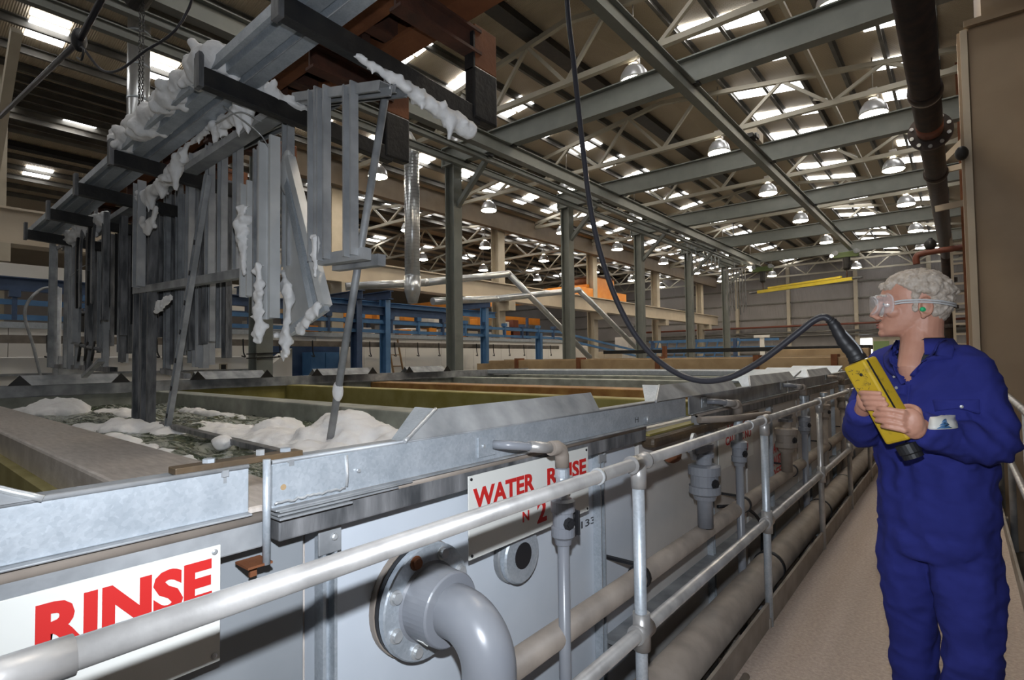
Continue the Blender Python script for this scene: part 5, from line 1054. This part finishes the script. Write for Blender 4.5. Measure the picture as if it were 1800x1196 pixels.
# his right hand, palm behind the controller, fingers round its left edge
for k, (z, xt, r) in enumerate(((1.353, -.207, .0085), (1.335, -.197, .0088), (1.3175, -.190, .0085), (1.301, -.188, .0075))):
    finger([(-.262 + .006 * k, 2.215, z - .006), (-.262 + .006 * k, 2.175, z - .002), (-.240 + .006 * k, 2.152, z), (xt, 2.141, z + .0)], (r * 1.15, r * .92))
g.ball((-.255, 2.232, 1.325), (.030, .022, .042)); g.tube([(-.285, 2.36, 1.245), (-.272, 2.285, 1.285), (-.258, 2.24, 1.32)], [.030, .027, .026], 14)
finger([(-.245, 2.245, 1.345), (-.225, 2.248, 1.372), (-.205, 2.238, 1.385)], (.012, .0095))
body = remesh('body', g, .0034, M['skin'], man, 2)
# nails on the visible fingers
gn = G()
for z, xt, r in fl[:0]: pass
obj('lips', G().ball(H(.1135, 0, -.0745), (.0065, .020, .0042), (HF, HS, BZ)).ball(H(.112, 0, -.0845), (.0065, .018, .0048), (HF, HS, BZ)), M['lips'], man)
for s in (1, -1):
    e = obj('eye', G().ball(H(.082, .031 * s, .002), .0125), M['eye'], man); obj('iris', G().ball(H(.091, .032 * s, .002), .0058), M['iris'], e)
    obj('eyelid', G().ball(H(.081, .031 * s, .0055), (.0135, .0145, .0115), (HF, HS, BZ)), M['skin'], man)
    obj('eyebrow', G().tube(bez([H(.106, .014 * s, .026), H(.104, .032 * s, .033), H(.086, .052 * s, .030)]), .0045, 8), M['hair'], man)
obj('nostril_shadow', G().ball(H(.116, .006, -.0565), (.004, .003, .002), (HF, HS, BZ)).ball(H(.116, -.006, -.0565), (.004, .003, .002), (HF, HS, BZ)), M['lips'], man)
rn = random.Random(4); g = G()
hc = (-.006, 0, .008); hr = (.110, .080, .103)
for k in range(900):
    a = rn.uniform(0, 6.2832); c = rn.uniform(-.85, 1); s_ = math.sqrt(1 - c * c)
    f, s, u = hc[0] + hr[0] * s_ * math.cos(a), hc[1] + hr[1] * s_ * math.sin(a), hc[2] + hr[2] * c
    if f > .045: ok = u > .060 + .15 * max(0, f - .08)
    elif f > -.03: ok = u > .034 + .5 * max(0, f)
    elif f > -.05: ok = u > .012
    else: ok = u > -.078 and abs(s) < .075
    if -.020 < f < .006 and u > -.03 and abs(s) > .06: ok = True
    if not ok: continue
    low = u < .03
    r = rn.uniform(.006, .010) if low else rn.uniform(.010, .016)
    k2 = .97 if low else 1.02 + rn.uniform(-.01, .05)
    q = H(f * k2, s * (k2 if not low else .93), u * k2)
    g.ball(q, (r * rn.uniform(.9, 1.4), r, r), nu=8, nv=6)
    if not low and rn.random() < .5:
        d = V((rn.uniform(-1, 1), rn.uniform(-1, 1), rn.uniform(-.3, 1))).normalized()
        g.tube(bez([q, q + d * .012, q + d * .014 + V((rn.uniform(-.01, .01), rn.uniform(-.01, .01), -.006))], 3), .0042, 6)
g.ball(H(-.014, 0, .022), (.094, .071, .086), (HF, HS, BZ), 20, 14)
hair = remesh('hair', g, .0042, M['hair'], man, 1)
puff(hair, lambda p: .003 * noise.noise((p.x * 130, p.y * 130, p.z * 130)))
# goggles
gg = obj('goggles', G(), M['clear'], man)
def gring(f, w, ut, ub, n=26):
    o = []
    for j in range(n):
        t = 6.2832 * j / n; ca, sa = math.cos(t), math.sin(t)
        s = w * math.copysign(abs(ca) ** .6, ca); u = (ut + ub) / 2 + (ut - ub) / 2 * math.copysign(abs(sa) ** .6, sa)
        o.append(H(f - .030 * (s / .075) ** 2, s, u - .25 * max(0, -u - .02) * (1 - abs(s) / .03 if abs(s) < .03 else 0)))
    return o
vs = gring(.090, .070, .040, -.042) + gring(.118, .074, .038, -.040) + gring(.136, .064, .030, -.034)
g = G(); n = 26
g.add(vs, [(i * n + j, i * n + (j + 1) % n, (i + 1) * n + (j + 1) % n, (i + 1) * n + j) for i in range(2) for j in range(n)], True)
obj('soft_frame', g, M['clear'], man)
g = G(); fr = gring(.137, .064, .030, -.034); cc = H(.139, 0, -.002); g.add(fr + [cc], [(j, (j + 1) % n, n) for j in range(n)], True)
obj('lens', g, M['clear'], man)
g = G(); r_ = gring(.136, .066, .032, -.036); g.tube(r_ + [r_[0]], .0028, 7); r_ = gring(.092, .071, .041, -.043); g.tube(r_ + [r_[0]], .0032, 7)
obj('frame_rim', g, M['clear'], man)
bpy.data.objects.remove(gg)
sp = bez([H(.062, .079, .004), H(.03, .084, .007), H(-.02, .088, .005), H(-.07, .078, -.002), H(-.108, .045, -.010), H(-.122, 0, -.012), H(-.108, -.045, -.010), H(-.07, -.078, -.002), H(-.02, -.088, .005), H(.03, -.084, .007), H(.062, -.079, .004)], 5)
g = G()
for a, b in zip(sp[:-1], sp[1:]):
    g.beam(a, b, .003, .006); g.beam(a - BZ * .008, b - BZ * .008, .003, .006)
obj('goggle_strap', g, M['strap'], man)
pl = obj('ear_plug', G().tube([H(-.022, .078, -.030), H(-.018, .092, -.029)], [.007, .0085], 12).ball(H(-.017, .092, -.029), .0085), M['plug'], man)
# collar, shirt, seams, pockets, badge, studs
def patch(name, pts, m, off, thick=.004, sub=5):
    P = [front(x, z, off) for x, z in pts]; c = front(sum(p[0] for p in pts) / len(pts), sum(p[1] for p in pts) / len(pts), off)
    g = G(); ring_ = []
    for i in range(len(pts)):
        a, b = pts[i], pts[(i + 1) % len(pts)]
        for k in range(sub): ring_.append(front(a[0] + (b[0] - a[0]) * k / sub, a[1] + (b[1] - a[1]) * k / sub, off))
    mid = [((p[0] + c[0]) / 2) for p in ring_]
    n = len(ring_); top = [p[0] for p in ring_]; bot = [p[0] - p[1] * (off + thick) for p in ring_]
    cx, cz = sum(p[0] for p in pts) / len(pts), sum(p[1] for p in pts) / len(pts)
    mids = []
    for p in ring_: mids.append(front((p[0].x + cx) / 2, (p[0].z + cz) / 2, off)[0])
    g.add(top + mids + [c[0]] + bot, [(i, (i + 1) % n, n + (i + 1) % n, n + i) for i in range(n)] + [(n + i, n + (i + 1) % n, 2 * n) for i in range(n)] + [(i, 2 * n + 1 + i, 2 * n + 1 + (i + 1) % n, (i + 1) % n) for i in range(n)], True)
    return obj(name, g, m, man)
g = G()
for k in range(15):      # standing collar round the back of the neck, folded over
    pass
def colring(z, r1, r2, a0, a1, n=22):
    return [V((-.100, 2.50, z)) + BF * (r2 * math.cos(a)) + BL * (r1 * math.sin(a)) for a in [a0 + (a1 - a0) * j / (n - 1) for j in range(n)]]
a0, a1 = math.radians(38), math.radians(322)
r = [colring(1.478, .090, .086, a0, a1), colring(1.530, .079, .076, a0, a1), colring(1.535, .086, .083, a0, a1), colring(1.482, .118, .108, a0, a1), colring(1.478, .112, .102, a0, a1)]
n = 22; g.add(sum(r, []), [(i * n + j, i * n + j + 1, (i + 1) * n + j + 1, (i + 1) * n + j) for i in range(4) for j in range(n - 1)], True)
obj('collar', g, M['cloth'], man)
r = [colring(1.47, .083, .080, math.radians(20), math.radians(340)), colring(1.538, .071, .068, math.radians(30), math.radians(330)), colring(1.530, .076, .073, math.radians(30), math.radians(330))]
g = G(); g.add(sum(r, []), [(i * n + j, i * n + j + 1, (i + 1) * n + j + 1, (i + 1) * n + j) for i in range(2) for j in range(n - 1)], True)
obj('shirt_collar', g, M['shirt'], man)
obj('shirt', G().loft([ring(P0 + BZ * z + BF * o, a, b) for z, a, b, o in ((1.25, .17, .115, .0), (1.36, .165, .108, .006), (1.42, .145, .096, .008), (1.46, .115, .082, .008), (1.485, .088, .072, .006))]), M['shirt'], man)
patch('lapel', [(-.055, 1.525), (-.012, 1.495), (-.020, 1.462), (-.085, 1.452), (-.128, 1.398), (-.112, 1.452)], M['cloth'], .020, .012)
patch('lapel', [(-.182, 1.498), (-.215, 1.470), (-.205, 1.425), (-.152, 1.372), (-.160, 1.42), (-.188, 1.45)], M['cloth'], .018, .012)
pk = patch('pocket_flap', [(-.075, 1.325), (.045, 1.330), (.045, 1.285), (-.018, 1.300), (-.07, 1.285)], M['cloth'], .007, .005)
patch('pocket_flap', [(-.215, 1.365), (-.150, 1.372), (-.152, 1.335), (-.205, 1.330)], M['cloth'], .007, .005)
bd = patch('badge', [(-.078, 1.275), (-.018, 1.277), (-.016, 1.243), (-.082, 1.241)], M['sign'], .007, .002)
for k in range(3):
    w = .006 + .006 * k; z = 1.264 - .008 * k
    patch('badge_emblem', [(-.049 - w, z - .005), (-.049 + w, z - .005), (-.049 + w * .45, z + .002), (-.049 - w * .45, z + .002)], M['blue'], .009, .001, 2)
g = G()
for s, e in (((-.140, 1.372), (-.165, 1.10)),):
    g.tube([front(s[0] + (e[0] - s[0]) * k / 14, s[1] + (e[1] - s[1]) * k / 14, .001)[0] for k in range(15)], .0035, 6)
obj('placket_seam', g, M['cloth'], man)
for x, z in ((-.172, 1.452), (-.178, 1.395), (-.176, 1.360), (-.002, 1.306), (-.118, 1.425)):
    p, nn = front(x, z, .014 if z > 1.38 else .008); obj('snap_stud', G().lathe(p, nn, [(.0055, 0), (.0052, .002), (.002, .003)], 10), M['bolt'], man)
for x, y, nm in ((-.168, 2.575, 0), (-.025, 2.465, 1)):
    g = G(); c = V((x, y, 0))
    g.loft([ring(c + BF * .07 + BZ * .006, .045, .14, 20), ring(c + BF * .07 + BZ * .03, .048, .145, 20), ring(c + BF * .065 + BZ * .055, .045, .135, 20), ring(c + BF * .03 + BZ * .09, .042, .085, 20), ring(c + BZ * .15, .045, .055, 20)])
    b = obj('boot', g, M['boot'], man); obj('sole', G().loft([ring(c + BF * .07, .050, .148, 20), ring(c + BF * .07 + BZ * .02, .050, .148, 20)]), M['black'], b)
# the yellow pendant controller he holds
ct = thing('pendant_controller', 'scuffed yellow pendant controller held in both hands by the man', 'controller', CT)
u = (CB - CT).normalized(); w0 = V((.912, 0, .41)); d0 = V((0, 1, 0)); an = math.radians(-30)
w = w0 * math.cos(an) + d0 * math.sin(an); d = -w0 * math.sin(an) + d0 * math.cos(an); mid = (CT + CB) / 2
obj('housing', G().obox(mid, w * .043, d * .034, u * .142), M['remote'], ct, .009)
obj('gasket_groove', G().obox(mid + w * .0435 - d * .020, w * .001, d * .0035, u * .136), M['black'], ct)
for a, b in ((-.098, .008), (.012, .006)): obj('housing_screw', G().lathe(mid + u * a + w * b - d * .034, -d, [(.0055, 0), (.0055, .002), (.003, .003)], 10), M['black'], ct)
rn = random.Random(8)
g = G()
for k in range(46):
    a, b, q = rn.uniform(-.125, .05), rn.uniform(-.034, .024), rn.uniform(0, 3.14); l = rn.uniform(.0015, .006)
    g.obox(mid + u * a + w * b - d * .0342, (u * math.cos(q) + w * math.sin(q)) * l, (w * math.cos(q) - u * math.sin(q)) * .0006, d * .0003)
o = obj('scuff_marks', g, M['inked'], ct); o['kind'] = 'stuff'
obj('bottom_socket', G().lathe(CB + u * .018, u, [(.034, 0), (.034, .03), (.030, .034), (.030, .048)], 20), M['black'], ct)
top = CT - u * .008; bp = [top, top - u * .03, V((-.312, 2.2, 1.53)), V((-.338, 2.2, 1.585)), V((-.352, 2.2, 1.606))]
gr = G(); bz_ = bez(bp, 6); nb = len(bz_)
gr.tube(bz_, [(.030 - .016 * k / (nb - 1)) + (.0018 if k % 3 == 0 else 0) for k in range(nb)], 16)
obj('strain_relief', gr, M['black'], ct)
obj('support_wire', G().tube(bez([CT + w * .02 - u * .01, CT - u * .05 + w * .028, V((-.315, 2.2, 1.575)), V((-.345, 2.2, 1.612))], 5), .003, 6), M['galv_dull'], ct)

bpy.data.scenes.remove(TS)
